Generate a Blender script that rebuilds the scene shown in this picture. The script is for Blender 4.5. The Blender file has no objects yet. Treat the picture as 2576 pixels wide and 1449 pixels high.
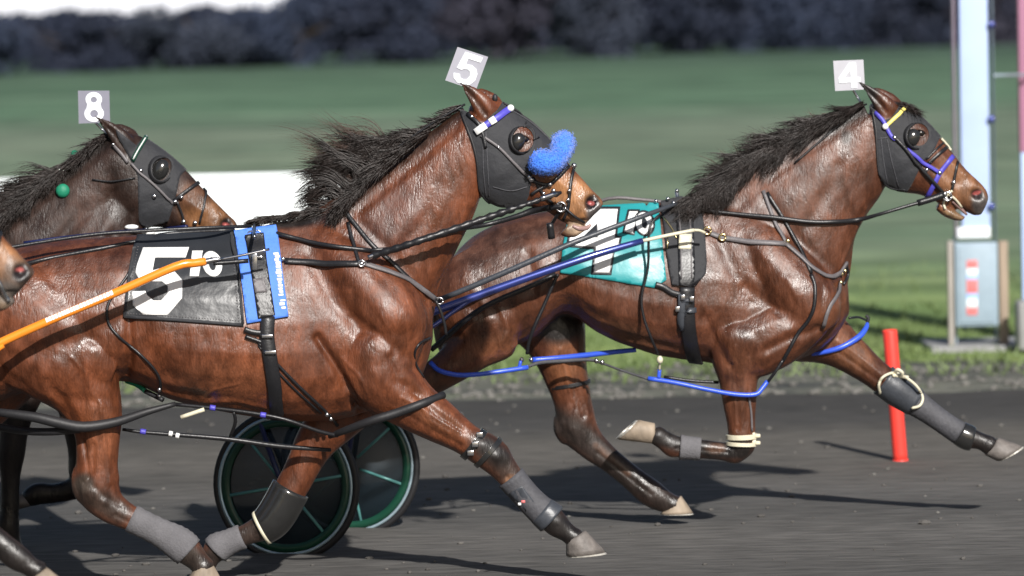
import bpy, math, random
import numpy as np
from mathutils import Vector, Matrix, Euler
from mathutils.bvhtree import BVHTree
from mathutils.geometry import delaunay_2d_cdt, interpolate_bezier
R = math.radians
scene = bpy.context.scene
COL = scene.collection
# ------------------------------------------------------------------ camera
FPX = 10080.0                      # focal length in units of the 2576-wide photograph
PITCH, ROLL, CAM_H = 3.545, -1.2, 2.45
cam_data = bpy.data.cameras.new("camera")
cam = bpy.data.objects.new("camera", cam_data); COL.objects.link(cam)
cam_data.sensor_width = 36.0
cam_data.lens = 36.0 * FPX / 2576.0
cam_data.clip_start, cam_data.clip_end = 0.5, 3000.0
CAM_R = Matrix.Rotation(R(90 - PITCH), 3, 'X') @ Matrix.Rotation(R(ROLL), 3, 'Z')
cam.matrix_world = Matrix.Translation((0, 0, CAM_H)) @ CAM_R.to_4x4()
cam_data.dof.use_dof = True
cam_data.dof.focus_distance = 18.3
cam_data.dof.aperture_fstop = 2.0
scene.camera = cam
# ------------------------------------------------------------------ light
SUN_DIR = Vector((-0.45, 1.63, -1.05)).normalized()      # way the light travels
SUN_EL = math.asin(-SUN_DIR.z); SUN_ROT = math.atan2(-SUN_DIR.x, -SUN_DIR.y)
world = bpy.data.worlds.new("World"); scene.world = world; world.use_nodes = True
wn = world.node_tree.nodes; bg = wn["Background"]
sky_tex = wn.new("ShaderNodeTexSky"); sky_tex.sky_type = 'NISHITA'; sky_tex.sun_disc = False
sky_tex.sun_elevation = SUN_EL; sky_tex.sun_rotation = SUN_ROT
sky_tex.air_density = 1.0; sky_tex.dust_density = 2.0
bg.inputs[1].default_value = 0.052
# a bright bank of thin cloud low over the far side of the track
wl = world.node_tree.links; wg = wn.new("ShaderNodeTexCoord"); ws = wn.new("ShaderNodeSeparateXYZ"); wl.new(wg.outputs["Generated"], ws.inputs[0])
wz = wn.new("ShaderNodeMapRange"); wz.interpolation_type = 'SMOOTHSTEP'; wl.new(ws.outputs[2], wz.inputs["Value"])
wz.inputs["From Min"].default_value = 0.09; wz.inputs["From Max"].default_value = 0.0
wy = wn.new("ShaderNodeMapRange"); wy.interpolation_type = 'SMOOTHSTEP'; wl.new(ws.outputs[1], wy.inputs["Value"]); wy.inputs["From Min"].default_value = -0.2; wy.inputs["From Max"].default_value = 0.8
wf = wn.new("ShaderNodeMath"); wf.operation = 'MULTIPLY'; wl.new(wz.outputs[0], wf.inputs[0]); wl.new(wy.outputs[0], wf.inputs[1])
wc = wn.new("ShaderNodeMix"); wc.data_type = 'RGBA'; wl.new(wf.outputs[0], wc.inputs[0]); wl.new(sky_tex.outputs[0], wc.inputs[6]); wc.inputs[7].default_value = (20.0, 20.0, 20.8, 1)
wl.new(wc.outputs[2], bg.inputs[0])
sun_data = bpy.data.lights.new("sun", 'SUN'); sun = bpy.data.objects.new("sun", sun_data); COL.objects.link(sun)
sun_data.energy = 4.8; sun_data.angle = R(1.2); sun_data.color = (1.0, 0.965, 0.92)
sun.rotation_euler = SUN_DIR.to_track_quat('-Z', 'Y').to_euler()
scene.view_settings.view_transform = 'Standard'; scene.view_settings.look = 'None'
scene.view_settings.exposure = 0.34; scene.view_settings.gamma = 1.0
scene.render.film_transparent = False

# ------------------------------------------------------------------ mapping photo units -> world
def P(px, py, d):
    r = CAM_R @ Vector(((px - 1288.0) / FPX, -(py - 724.5) / FPX, -1.0))
    t = d / r.y
    return Vector((r.x * t, d, CAM_H + r.z * t))
CRI = np.array(CAM_R.inverted())
def PX(co):                        # world (N,3) -> photo units (N,2)
    q = (np.asarray(co) - np.array((0, 0, CAM_H))) @ CRI.T
    return np.stack([1288 + FPX * q[:, 0] / -q[:, 2], 724.5 - FPX * q[:, 1] / -q[:, 2]], 1)
def SC(d): return d / FPX          # metres per photo unit at distance d

# ------------------------------------------------------------------ objects and tags
def tag(o, label=None, cat=None, group=None, kind=None):
    if label: o["label"] = label
    if cat: o["category"] = cat
    if group: o["group"] = group
    if kind: o["kind"] = kind
    return o
def empty(name, loc):
    o = bpy.data.objects.new(name, None); COL.objects.link(o); o.location = loc
    o.empty_display_size = 0.1
    return o
def link_mesh(name, me, mat=None, parent=None, smooth=True):
    o = bpy.data.objects.new(name, me); COL.objects.link(o)
    if mat is not None:
        for m in (mat if isinstance(mat, (list, tuple)) else [mat]): me.materials.append(m)
    if smooth: me.polygons.foreach_set("use_smooth", [True] * len(me.polygons))
    if parent is not None:
        o.parent = parent
        root = parent
        loc = Vector((0, 0, 0))
        while root is not None: loc += root.location; root = root.parent
        o.location = -loc          # vertices stay in world space
    return o
class MB:
    """collects geometry for one mesh"""
    def __init__(s): s.v = []; s.f = []; s.mi = []
    def add(s, v, f, mi=0):
        n = len(s.v); s.v += [tuple(p) for p in v]; s.f += [tuple(i + n for i in q) for q in f]; s.mi += [mi] * len(f)
        return s
    def mesh(s, name="mesh"):
        me = bpy.data.meshes.new(name); me.from_pydata(s.v, [], s.f); me.update()
        if any(s.mi): me.polygons.foreach_set("material_index", s.mi)
        return me
    def build(s, name, mat, parent=None, smooth=True):
        return link_mesh(name, s.mesh(name), mat, parent, smooth)
def sphere(mb, c, r, nu=14, nv=10, mi=0, rot=None):
    v = []; f = []
    for j in range(nv + 1):
        t = math.pi * j / nv
        for i in range(nu):
            a = 2 * math.pi * i / nu
            p = Vector((r[0] * math.sin(t) * math.cos(a), r[1] * math.sin(t) * math.sin(a), r[2] * math.cos(t)))
            if rot: p = rot @ p
            v.append(Vector(c) + p)
    for j in range(nv):
        for i in range(nu):
            f.append((j * nu + i, (j + 1) * nu + i, (j + 1) * nu + (i + 1) % nu, j * nu + (i + 1) % nu))
    mb.add(v, f, mi)
def rings(mb, rs, cap=True, mi=0):
    n = len(rs[0]); v = [p for r in rs for p in r]; f = []
    for j in range(len(rs) - 1):
        for i in range(n):
            f.append((j * n + i, j * n + (i + 1) % n, (j + 1) * n + (i + 1) % n, (j + 1) * n + i))
    if cap:
        f.append(tuple(range(n))[::-1]); k = (len(rs) - 1) * n
        f.append(tuple(range(k, k + n)))
    mb.add(v, f, mi)
def catmull(pts, n):
    """pts: list of equal-length tuples; returns smooth resampling, n points per span"""
    a = np.array(pts, float)
    if len(a) < 3 or n <= 1:
        out = [a[0]]
        for i in range(len(a) - 1):
            for k in range(1, n + 1): out.append(a[i] + (a[i + 1] - a[i]) * k / n)
        return np.array(out)
    e = np.vstack([2 * a[0] - a[1], a, 2 * a[-1] - a[-2]]); out = []
    for i in range(1, len(e) - 2):
        p0, p1, p2, p3 = e[i - 1:i + 3]
        for k in range(n):
            t = k / n
            out.append(0.5 * (2 * p1 + (p2 - p0) * t + (2 * p0 - 5 * p1 + 4 * p2 - p3) * t * t + (3 * p1 - p0 - 3 * p2 + p3) * t ** 3))
    out.append(a[-1]); return np.array(out)
def tube3(mb, pts, r, n=10, mi=0, smooth=3, flat=1.0):
    """round bar through world points; r number or list"""
    rr = r if hasattr(r, '__len__') else [r] * len(pts)
    q = catmull([tuple(p) + (x,) for p, x in zip(pts, rr)], smooth)
    rs = []; ref = Vector((0.02, 1, 0.03)).normalized()
    for i in range(len(q)):
        c = Vector(q[i][:3]); t = Vector(q[min(i + 1, len(q) - 1)][:3]) - Vector(q[max(i - 1, 0)][:3]); t.normalize()
        s = ref - t * ref.dot(t)
        if s.length < 0.05: s = Vector((1, 0, 0)) - t * t.x
        s.normalize(); w = t.cross(s); ra = q[i][3]
        rs.append([c + (s * math.cos(2 * math.pi * k / n) * flat + w * math.sin(2 * math.pi * k / n)) * ra for k in range(n)])
    rings(mb, rs, True, mi)
def box(mb, c, sx, sy, sz, mi=0, M=None, bev=0.0):
    x, y, z = sx / 2, sy / 2, sz / 2
    if bev <= 0:
        v = [Vector((a * x, b * y, e * z)) for a in (-1, 1) for b in (-1, 1) for e in (-1, 1)]
        f = [(0, 1, 3, 2), (4, 6, 7, 5), (0, 4, 5, 1), (2, 3, 7, 6), (0, 2, 6, 4), (1, 5, 7, 3)]
    else:
        import bmesh
        bm = bmesh.new(); bmesh.ops.create_cube(bm, size=1.0)
        for q in bm.verts: q.co = Vector((q.co.x * sx, q.co.y * sy, q.co.z * sz))
        bmesh.ops.bevel(bm, geom=bm.edges[:], offset=bev, segments=2, affect='EDGES', profile=0.6)
        bm.verts.index_update(); v = [q.co.copy() for q in bm.verts]; f = [[q.index for q in p.verts] for p in bm.faces]; bm.free()
    if M: v = [M @ p for p in v]
    mb.add([Vector(c) + p for p in v], f, mi)

# ------------------------------------------------------------------ materials
def new_mat(name):
    m = bpy.data.materials.new(name); m.use_nodes = True
    nt = m.node_tree; return m, nt, nt.nodes["Principled BSDF"]
def simple(name, col, rough=0.5, bump=0.0, scale=40.0, metal=0.0, var=0.12, coat=0.0, stretch=(1, 1, 1), sheen=0.0, spec=0.5):
    m, nt, b = new_mat(name); N, L = nt.nodes, nt.links
    tc = N.new("ShaderNodeTexCoord"); mp = N.new("ShaderNodeMapping"); mp.inputs["Scale"].default_value = stretch
    L.new(tc.outputs["Object"], mp.inputs[0])
    no = N.new("ShaderNodeTexNoise"); no.inputs["Scale"].default_value = scale; no.inputs["Detail"].default_value = 6
    L.new(mp.outputs[0], no.inputs["Vector"])
    no2 = N.new("ShaderNodeTexNoise"); no2.inputs["Scale"].default_value = scale * 0.13; no2.inputs["Detail"].default_value = 4
    L.new(mp.outputs[0], no2.inputs["Vector"])
    ad = N.new("ShaderNodeMath"); ad.operation = 'ADD'; L.new(no.outputs["Fac"], ad.inputs[0]); L.new(no2.outputs["Fac"], ad.inputs[1])
    mr = N.new("ShaderNodeMapRange"); L.new(ad.outputs[0], mr.inputs["Value"])
    mr.inputs["From Min"].default_value = 0.6; mr.inputs["From Max"].default_value = 1.4
    mr.inputs["To Min"].default_value = 1 - var; mr.inputs["To Max"].default_value = 1 + var
    mx = N.new("ShaderNodeMix"); mx.data_type = 'RGBA'; mx.blend_type = 'MULTIPLY'; mx.inputs[0].default_value = 1
    mx.inputs[6].default_value = (*col, 1); L.new(mr.outputs[0], mx.inputs[7]); L.new(mx.outputs[2], b.inputs["Base Color"])
    b.inputs["Roughness"].default_value = rough; b.inputs["Metallic"].default_value = metal
    b.inputs["Coat Weight"].default_value = coat; b.inputs["Coat Roughness"].default_value = 0.15
    b.inputs["Specular IOR Level"].default_value = spec
    if sheen: b.inputs["Sheen Weight"].default_value = sheen
    if bump:
        bp = N.new("ShaderNodeBump"); bp.inputs["Strength"].default_value = bump; bp.inputs["Distance"].default_value = 0.01
        L.new(no.outputs["Fac"], bp.inputs["Height"]); L.new(bp.outputs[0], b.inputs["Normal"])
    return m
M = {}
M['black_strap'] = simple("black_strap", (0.012, 0.012, 0.014), 0.38, 0.12, 90, var=0.2)
M['black_cloth'] = simple("black_cloth", (0.016, 0.017, 0.021), 0.72, 0.55, 26, var=0.2, sheen=0.15)
M['black_vinyl'] = simple("black_vinyl", (0.022, 0.024, 0.028), 0.36, 0.35, 14, var=0.2)
M['grey_strap'] = simple("grey_strap", (0.12, 0.11, 0.115), 0.5, 0.15, 70, var=0.2)
M['blue_pad'] = simple("blue_pad", (0.07, 0.20, 0.68), 0.7, 0.2, 90, var=0.1)
M['blue_fleece'] = simple("blue_fleece", (0.045, 0.19, 0.78), 0.95, 0.9, 70, var=0.35, sheen=0.4)
M['blue_hobble'] = simple("blue_hobble", (0.035, 0.095, 0.60), 0.32, 0.05, 30, var=0.1)
M['navy_tube'] = simple("navy_tube", (0.035, 0.055, 0.26), 0.3, 0.0, 30, metal=0.55, var=0.1, coat=1.0, spec=0.8)
M['navy_dark'] = simple("navy_dark", (0.01, 0.015, 0.07), 0.3, 0.05, 30, var=0.1)
M['purple_strap'] = simple("purple_strap", (0.07, 0.06, 0.42), 0.45, 0.1, 60, var=0.15)
M['orange_tube'] = simple("orange_tube", (0.83, 0.25, 0.02), 0.28, 0.02, 30, var=0.04, coat=0.4)
M['white_paint'] = simple("white_paint", (0.76, 0.80, 0.84), 0.45, 0.02, 30, var=0.04)
M['white_vinyl'] = simple("white_vinyl", (0.78, 0.78, 0.77), 0.45, 0.15, 14, var=0.06)
M['cream_strap'] = simple("cream_strap", (0.62, 0.58, 0.44), 0.5, 0.1, 60, var=0.12)
M['yellow_band'] = simple("yellow_band", (0.72, 0.62, 0.16), 0.4, 0.1, 60, var=0.08)
M['teal_cloth'] = simple("teal_cloth", (0.022, 0.27, 0.29), 0.35, 0.4, 9, var=0.12)
M['bandage'] = simple("bandage", (0.115, 0.112, 0.12), 0.9, 0.35, 110, var=0.2)
M['dark_wrap'] = simple("dark_wrap", (0.060, 0.060, 0.068), 0.7, 0.35, 60, var=0.3)
M['boot_black'] = simple("boot_black", (0.018, 0.018, 0.018), 0.16, 0.1, 40, var=0.2, coat=0.6)
M['boot_grey'] = simple("boot_grey", (0.045, 0.05, 0.06), 0.4, 0.15, 50, var=0.2)
M['steel'] = simple("steel", (0.55, 0.55, 0.57), 0.22, 0.02, 50, metal=1.0, var=0.1)
M['brass'] = simple("brass", (0.72, 0.58, 0.30), 0.25, 0.02, 50, metal=1.0, var=0.1)
M['hoof'] = simple("hoof", (0.25, 0.20, 0.15), 0.65, 0.6, 22, var=0.6, stretch=(1, 1, 0.2))
M['hoof_grey'] = simple("hoof_grey", (0.13, 0.115, 0.105), 0.6, 0.6, 22, var=0.6)
M['shoe'] = simple("shoe", (0.42, 0.40, 0.36), 0.45, 0.2, 40, metal=0.3, var=0.25)
M['hair_black'] = simple("hair_black", (0.018, 0.0115, 0.0095), 0.48, 0.3, 60, var=0.6, stretch=(1, 1, 1))
M['hair_brown'] = simple("hair_brown", (0.075, 0.035, 0.022), 0.45, 0.3, 60, var=0.5)
M['eye'] = simple("eye", (0.006, 0.004, 0.003), 0.05, 0, 10, var=0.1, coat=1.0)
M['rubber'] = simple("rubber", (0.014, 0.014, 0.016), 0.55, 0.1, 60, var=0.2)
M['plate_grey'] = simple("plate_grey", (0.20, 0.20, 0.25), 0.5, 0.03, 40, var=0.05)
M['plate_pale'] = simple("plate_pale", (0.32, 0.32, 0.37), 0.5, 0.03, 40, var=0.05)
M['plate_white'] = simple("plate_white", (0.42, 0.42, 0.46), 0.5, 0.03, 40, var=0.05)
M['green_rim'] = simple("green_rim", (0.008, 0.05, 0.03), 0.3, 0.02, 40, var=0.1)
M['green_tab'] = simple("green_tab", (0.008, 0.20, 0.11), 0.6, 0.2, 60, var=0.1)
M['red_marker'] = simple("red_marker", (0.80, 0.055, 0.04), 0.45, 0.05, 18, var=0.08)
M['pink'] = simple("pink", (0.70, 0.20, 0.19), 0.35, 0.2, 60, var=0.15)
M['lip'] = simple("lip", (0.30, 0.19, 0.175), 0.4, 0.2, 60, var=0.15)

def coat_mat(name, wet=1.0, spec=0.5):
    """sweaty horse coat; base colour from the 'coat' attribute (the animal's own markings)"""
    m, nt, b = new_mat(name); N, L = nt.nodes, nt.links
    at = N.new("ShaderNodeAttribute"); at.attribute_name = "coat"
    tc = N.new("ShaderNodeTexCoord")
    def noise(sc, det, stretch, rotz=0.0, dist=0.0):
        mp = N.new("ShaderNodeMapping"); mp.inputs["Scale"].default_value = stretch; mp.inputs["Rotation"].default_value = (0, rotz, 0)
        L.new(tc.outputs["Object"], mp.inputs[0])
        n = N.new("ShaderNodeTexNoise"); n.inputs["Scale"].default_value = sc; n.inputs["Detail"].default_value = det
        n.inputs["Distortion"].default_value = dist; n.inputs["Roughness"].default_value = 0.6
        L.new(mp.outputs[0], n.inputs["Vector"]); return n
    def rng_(src, a, b_, c, d_):
        r = N.new("ShaderNodeMapRange"); L.new(src, r.inputs["Value"])
        for k, v in zip(("From Min", "From Max", "To Min", "To Max"), (a, b_, c, d_)): r.inputs[k].default_value = v
        return r.outputs[0]
    def mul(x, f):
        mx = N.new("ShaderNodeMix"); mx.data_type = 'RGBA'; mx.blend_type = 'MULTIPLY'; mx.inputs[0].default_value = 1
        L.new(x, mx.inputs[6]); L.new(f, mx.inputs[7]); return mx.outputs[2]
    big = noise(5.0, 5, (1, 1, 1), 0, 0.4); patch = noise(3.1, 3, (1, 1, 0.8), R(20))
    mid = noise(21, 3.5, (1, 1, 0.42), R(38), 0.35); fine = noise(105, 2, (1.3, 1, 0.28), R(32), 0.3)
    c = mul(at.outputs["Color"], rng_(big.outputs["Fac"], .3, .7, .55, 1.35))
    c = mul(c, rng_(mid.outputs["Fac"], .34, .66, .68, 1.28)); c = mul(c, rng_(fine.outputs["Fac"], .32, .68, .82, 1.16))
    L.new(c, b.inputs["Base Color"])
    ro = N.new("ShaderNodeMath"); ro.operation = 'ADD'; L.new(rng_(mid.outputs["Fac"], .35, .68, .22, .42), ro.inputs[0]); L.new(rng_(patch.outputs["Fac"], .35, .65, .02, .22), ro.inputs[1])
    L.new(ro.outputs[0], b.inputs["Roughness"])
    b.inputs["Specular IOR Level"].default_value = spec
    L.new(rng_(patch.outputs["Fac"], .35, .65, .28 * wet, .05 * wet), b.inputs["Coat Weight"]); b.inputs["Coat Roughness"].default_value = 0.36
    ad = N.new("ShaderNodeMath"); ad.operation = 'MULTIPLY_ADD'; L.new(mid.outputs["Fac"], ad.inputs[0]); ad.inputs[1].default_value = 1.5
    L.new(fine.outputs["Fac"], ad.inputs[2])
    bp = N.new("ShaderNodeBump"); bp.inputs["Distance"].default_value = 0.009
    L.new(rng_(patch.outputs["Fac"], .35, .65, .42, .20), bp.inputs["Strength"])
    L.new(ad.outputs[0], bp.inputs["Height"])
    b2 = N.new("ShaderNodeBump"); b2.inputs["Distance"].default_value = 0.03; b2.inputs["Strength"].default_value = 0.22
    L.new(big.outputs["Fac"], b2.inputs["Height"]); L.new(b2.outputs[0], bp.inputs["Normal"])
    L.new(bp.outputs[0], b.inputs["Normal"]); L.new(b2.outputs[0], b.inputs["Coat Normal"])
    return m
M['coat'] = coat_mat("bay_coat")
M['coat_dark'] = coat_mat("dark_bay_coat", 0.3, 0.32)
# ------------------------------------------------------------------ animal builder
def ringset(mb, st, n=22, sub=5):
    """st: (C, U, w, egg); smooth loft with superelliptic rings; U lies across the loft, Y is the other axis"""
    q = catmull([tuple(c) + tuple(u) + (w, e) for c, u, w, e in st], sub)
    rs = []
    for row in q:
        c, u, w, e = Vector(row[:3]), Vector(row[3:6]), max(row[6], 0.002), row[7]
        ring = []
        for k in range(n):
            a = 2 * math.pi * k / n; s, co = math.sin(a), math.cos(a)
            wy = w * co * (1 - e * s)
            ring.append(c + u * s + Vector((0, wy, 0)))
        rs.append(ring)
    rings(mb, rs)
def loft_pairs(mb, d, rows, sub=5):
    st = []
    for tx, ty, bx, by, w, e in rows:
        t, b = P(tx, ty, d), P(bx, by, d); st.append(((t + b) / 2, (t - b) / 2, w, e))
    ringset(mb, st, sub=sub)
def loft_chain(mb, d, rows, sub=5):
    """rows: (px, py, r_units, w_ratio, dy)"""
    c = [P(x, y, d + dy) for x, y, r, w, dy in rows]; st = []
    for i, (x, y, r, w, dy) in enumerate(rows):
        t = c[min(i + 1, len(c) - 1)] - c[max(i - 1, 0)]; t.y = 0; t.normalize()
        u = Vector((-t.z, 0, t.x)); rr = r * SC(d + dy)
        st.append((c[i], u * rr, rr * w, 0.0))
    # rounded ends
    t0 = (c[0] - c[1]).normalized() * st[0][1].length * 0.5; t1 = (c[-1] - c[-2]).normalized() * st[-1][1].length * 0.5
    st = [(c[0] + t0, st[0][1] * 0.6, st[0][2] * 0.6, 0)] + st + [(c[-1] + t1, st[-1][1] * 0.6, st[-1][2] * 0.6, 0)]
    ringset(mb, st, n=16, sub=sub)
def remesh(mb, voxel, smooth_it):
    me = mb.mesh("tmp"); o = bpy.data.objects.new("tmp", me); COL.objects.link(o)
    md = o.modifiers.new("r", 'REMESH'); md.mode = 'VOXEL'; md.voxel_size = voxel; md.adaptivity = 0.0
    dg = bpy.context.evaluated_depsgraph_get(); out = bpy.data.meshes.new_from_object(o.evaluated_get(dg))
    bpy.data.objects.remove(o); bpy.data.meshes.remove(me)
    n = len(out.vertices); co = np.empty(n * 3); out.vertices.foreach_get("co", co); co = co.reshape(n, 3)
    ed = np.empty(len(out.edges) * 2, dtype=np.int64); out.edges.foreach_get("vertices", ed); ed = ed.reshape(-1, 2)
    def relax(co, lam):
        s = np.zeros_like(co); k = np.zeros(n)
        for ax in range(3):
            s[:, ax] = np.bincount(ed[:, 0], co[ed[:, 1], ax], n) + np.bincount(ed[:, 1], co[ed[:, 0], ax], n)
        k = np.bincount(ed[:, 0], minlength=n) + np.bincount(ed[:, 1], minlength=n)
        return co + lam * (s / np.maximum(k, 1)[:, None] - co)
    for i in range(smooth_it):
        co = relax(co, 0.55); co = relax(co, -0.30)      # keeps the volume
    for i in range(2): co = relax(co, 0.5)
    out.vertices.foreach_set("co", co.ravel()); out.update()
    return out, co, relax
def seg_dist(p, line):
    d = np.full(len(p), 1e9); L = np.array(line, float)
    for a, b in zip(L[:-1], L[1:]):
        ab = b - a; t = np.clip(((p - a) @ ab) / (ab @ ab + 1e-9), 0, 1)
        d = np.minimum(d, np.linalg.norm(p - (a + t[:, None] * ab), axis=1))
    return d
def ell(p, cx, cy, rx, ry, rot=0.0):
    a = R(rot); q = p - np.array((cx, cy)); x = q[:, 0] * math.cos(a) + q[:, 1] * math.sin(a); y = -q[:, 0] * math.sin(a) + q[:, 1] * math.cos(a)
    return np.sqrt((x / rx) ** 2 + (y / ry) ** 2)
def srgb(r, g, b):
    f = lambda c: ((c / 255 + 0.055) / 1.055) ** 2.4 if c > 10 else c / 255 / 12.92
    return (f(r), f(g), f(b))

class Horse: pass
def make_body(root, spec, mat, voxel=0.0075):
    """one continuous surface: lofts fused, relaxed, then muscle relief"""
    d = spec['d']; mb = MB()
    for rows in spec.get('pairs', []): loft_pairs(mb, d, rows)
    for rows in spec.get('chains', []): loft_chain(mb, d, rows)
    me, co, relax = remesh(mb, voxel, spec.get('smooth', 7))
    n = len(co); nr = np.empty(n * 3); me.vertices.foreach_get("normal", nr); nr = nr.reshape(n, 3)
    mid = d + spec.get('ymid', 0.0)
    # positions in photo units as seen straight from the side, so that both flanks get the relief
    flat = co.copy(); near = co[:, 1] < mid
    p = PX(co); pf = PX(np.stack([co[:, 0], np.full(n, mid), co[:, 2]], 1))
    side = np.clip(np.abs(nr[:, 1]) * 1.6, 0, 1)
    off = np.zeros(n)
    for ft in spec.get('relief', []):
        k, args, amt, sd = ft[0], ft[1], ft[2], (ft[3] if len(ft) > 3 else 'both')
        q = np.where(near[:, None], p, pf)
        if k == 'g':
            w = args[1]; dd = seg_dist(q, args[0]); v = np.exp(-(dd / w) ** 2)
        else:
            v = np.exp(-(ell(q, *args) ** 2) * 1.3)
        if sd == 'near': v = v * near
        off += v * amt * 0.00122 * side
    # skin: fine waviness of muscle and veins
    rs = np.random.RandomState(spec.get('seed', 1)); wob = np.zeros(n)
    for i in range(26):
        kx, kz, ky = rs.normal(0, 1, 3); f = rs.uniform(14, 55); ph = rs.uniform(0, 6.28)
        wob += np.sin(f * (co[:, 0] * kx + co[:, 2] * kz + co[:, 1] * ky) / math.sqrt(kx * kx + kz * kz + ky * ky) + ph) / (f / 14)
    wm = np.ones(n)
    for e in spec.get('calm', []): wm *= 1 - np.exp(-ell(p, *e) ** 4)
    off += wob * 0.0007 * wm
    co = co + nr * off[:, None]; me.vertices.foreach_set("co", co.ravel()); me.update()
    # markings and any painted shade
    c = np.tile(np.array(spec['base']), (n, 1)); p = PX(co)
    for stx in spec.get('marks', []):
        kind, geo, col, s = stx[:4]; sd = stx[4] if len(stx) > 4 else 'both'
        if kind == 's':
            a = s * np.clip(1.4 - seg_dist(p, geo[0]) / geo[1], 0, 1)
        else: a = s * np.clip(1.7 * (1.15 - ell(p, *geo)), 0, 1)
        a = np.clip(a, 0, 1); a = a * a * (3 - 2 * a)
        if sd == 'near': a = a * (co[:, 1] < mid)
        if sd == 'far': a = a * (co[:, 1] > mid)
        c = c + (np.array(col) - c) * a[:, None]
    at = me.color_attributes.new("coat", 'FLOAT_COLOR', 'POINT')
    at.data.foreach_set("color", np.hstack([c, np.ones((n, 1))]).ravel())
    o = link_mesh("body", me, mat, root)
    h = Horse(); h.d, h.root, h.o, h.mid = d, root, o, mid
    tr = [tuple(f.vertices) for f in me.polygons]
    h.bvh = BVHTree.FromPolygons([tuple(x) for x in co], tr)
    return h

# ------------------------------------------------------------------ things laid on the body
def hit(h, px, py, off=0.004, near=True, maxd=0.5):
    """where the sight line through a photo point meets the animal, pushed out by off"""
    o = Vector((0, 0, CAM_H)); q = P(px, py, h.d); v = (q - o).normalized()
    if near:
        a = h.bvh.ray_cast(o, v)
    else:
        a = h.bvh.ray_cast(o + v * (h.d + 6), -v)
    if a[0] is None or abs(a[0].y - h.d) > maxd + 0.3:
        b = h.bvh.find_nearest(q)
        p, nn = b[0], b[1]
        nn = (q - p).normalized() if (q - p).length > 1e-4 else nn
        return p + nn * off, nn
    nn = a[1]
    if (nn.y > 0) == near: nn = -nn
    return a[0] + nn * off, nn
def dense(pts, step, closed=True):
    out = []; m = len(pts)
    for i in range(m if closed else m - 1):
        a, b = Vector(pts[i]), Vector(pts[(i + 1) % m]); k = max(1, int((b - a).length / step))
        out += [a + (b - a) * j / k for j in range(k)]
    if not closed: out.append(Vector(pts[-1]))
    return out
def inside(x, y, poly):
    c = False; j = len(poly) - 1
    for i in range(len(poly)):
        xi, yi = poly[i]; xj, yj = poly[j]
        if (yi > y) != (yj > y) and x < (xj - xi) * (y - yi) / (yj - yi) + xi: c = not c
        j = i
    return c
def tri2d(outline, holes, step):
    V = []; E = []
    for lp in [outline] + holes:
        q = dense(lp, step); n = len(V); V += [(p[0], p[1]) for p in q]; E += [(n + i, n + (i + 1) % len(q)) for i in range(len(q))]
    xs = [p[0] for p in outline]; ys = [p[1] for p in outline]
    nb = np.array(V)
    y = min(ys) + step * 0.5; r = 0
    while y < max(ys):
        x = min(xs) + step * (0.5 + 0.5 * (r % 2))
        while x < max(xs):
            if inside(x, y, outline) and not any(inside(x, y, hl) for hl in holes) and np.min((nb[:, 0] - x) ** 2 + (nb[:, 1] - y) ** 2) > (0.45 * step) ** 2:
                V.append((x, y))
            x += step
        y += step * 0.87; r += 1
    res = delaunay_2d_cdt([Vector(v) for v in V], E, [], 0, 1e-4)
    vo = [tuple(v) for v in res[0]]; F = []
    for f in res[2]:
        cx = sum(vo[i][0] for i in f) / len(f); cy = sum(vo[i][1] for i in f) / len(f)
        if inside(cx, cy, outline) and not any(inside(cx, cy, hl) for hl in holes): F.append(tuple(f))
    return vo, F
def drape(mb, h, outline, holes=(), step=9.0, off=0.006, thick=0.004, near=True, mi=0, relax=2, lift=None):
    """cloth of a given outline lying on the flank"""
    vo, F = tri2d([tuple(p) for p in outline], [list(x) for x in holes], step)
    if not F: return
    used = sorted({i for f in F for i in f}); mp = {k: i for i, k in enumerate(used)}
    F = [tuple(mp[i] for i in f) for f in F]; vo = [vo[i] for i in used]
    hp = [hit(h, x, y, off, near) for x, y in vo]
    pos = np.array([tuple(a) for a, b in hp]); nor = np.array([tuple(b) for a, b in hp])
    nb = [set() for _ in vo]
    for f in F:
        for i in range(3): nb[f[i]].add(f[(i + 1) % 3]); nb[f[i]].add(f[(i + 2) % 3])
    for it in range(relax):            # bridge hollows, keep the outline seen from the side
        av = np.array([nor[list(s)].mean(0) if s else nor[i] for i, s in enumerate(nb)]); nor = av
        ay = np.array([pos[list(s), 1].mean() if s else pos[i, 1] for i, s in enumerate(nb)])
        pos[:, 1] = np.minimum(pos[:, 1], ay) if near else np.maximum(pos[:, 1], ay)
    if lift is not None:
        for i, (x, y) in enumerate(vo): pos[i, 1] += lift(x, y) * (-1 if near else 1)
    nor /= np.maximum(np.linalg.norm(nor, axis=1), 1e-6)[:, None]
    n = len(vo); back = pos - nor * thick
    cnt = {}
    for f in F:
        for i in range(3):
            a, b = f[i], f[(i + 1) % 3]; cnt[(a, b)] = 1
    faces = []
    for f in F:                         # orient outwards
        a, b, c = (Vector(pos[i]) for i in f); nn = (b - a).cross(c - a)
        faces.append(f if nn.dot(Vector(nor[f[0]])) > 0 else f[::-1])
    cnt = {(f[i], f[(i + 1) % 3]) for f in faces for i in range(3)}
    G = list(faces) + [tuple(i + n for i in f[::-1]) for f in faces]
    for a, b in cnt:
        if (b, a) not in cnt: G.append((b, a, a + n, b + n))
    mb.add(list(pos) + list(back), G, mi)
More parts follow.
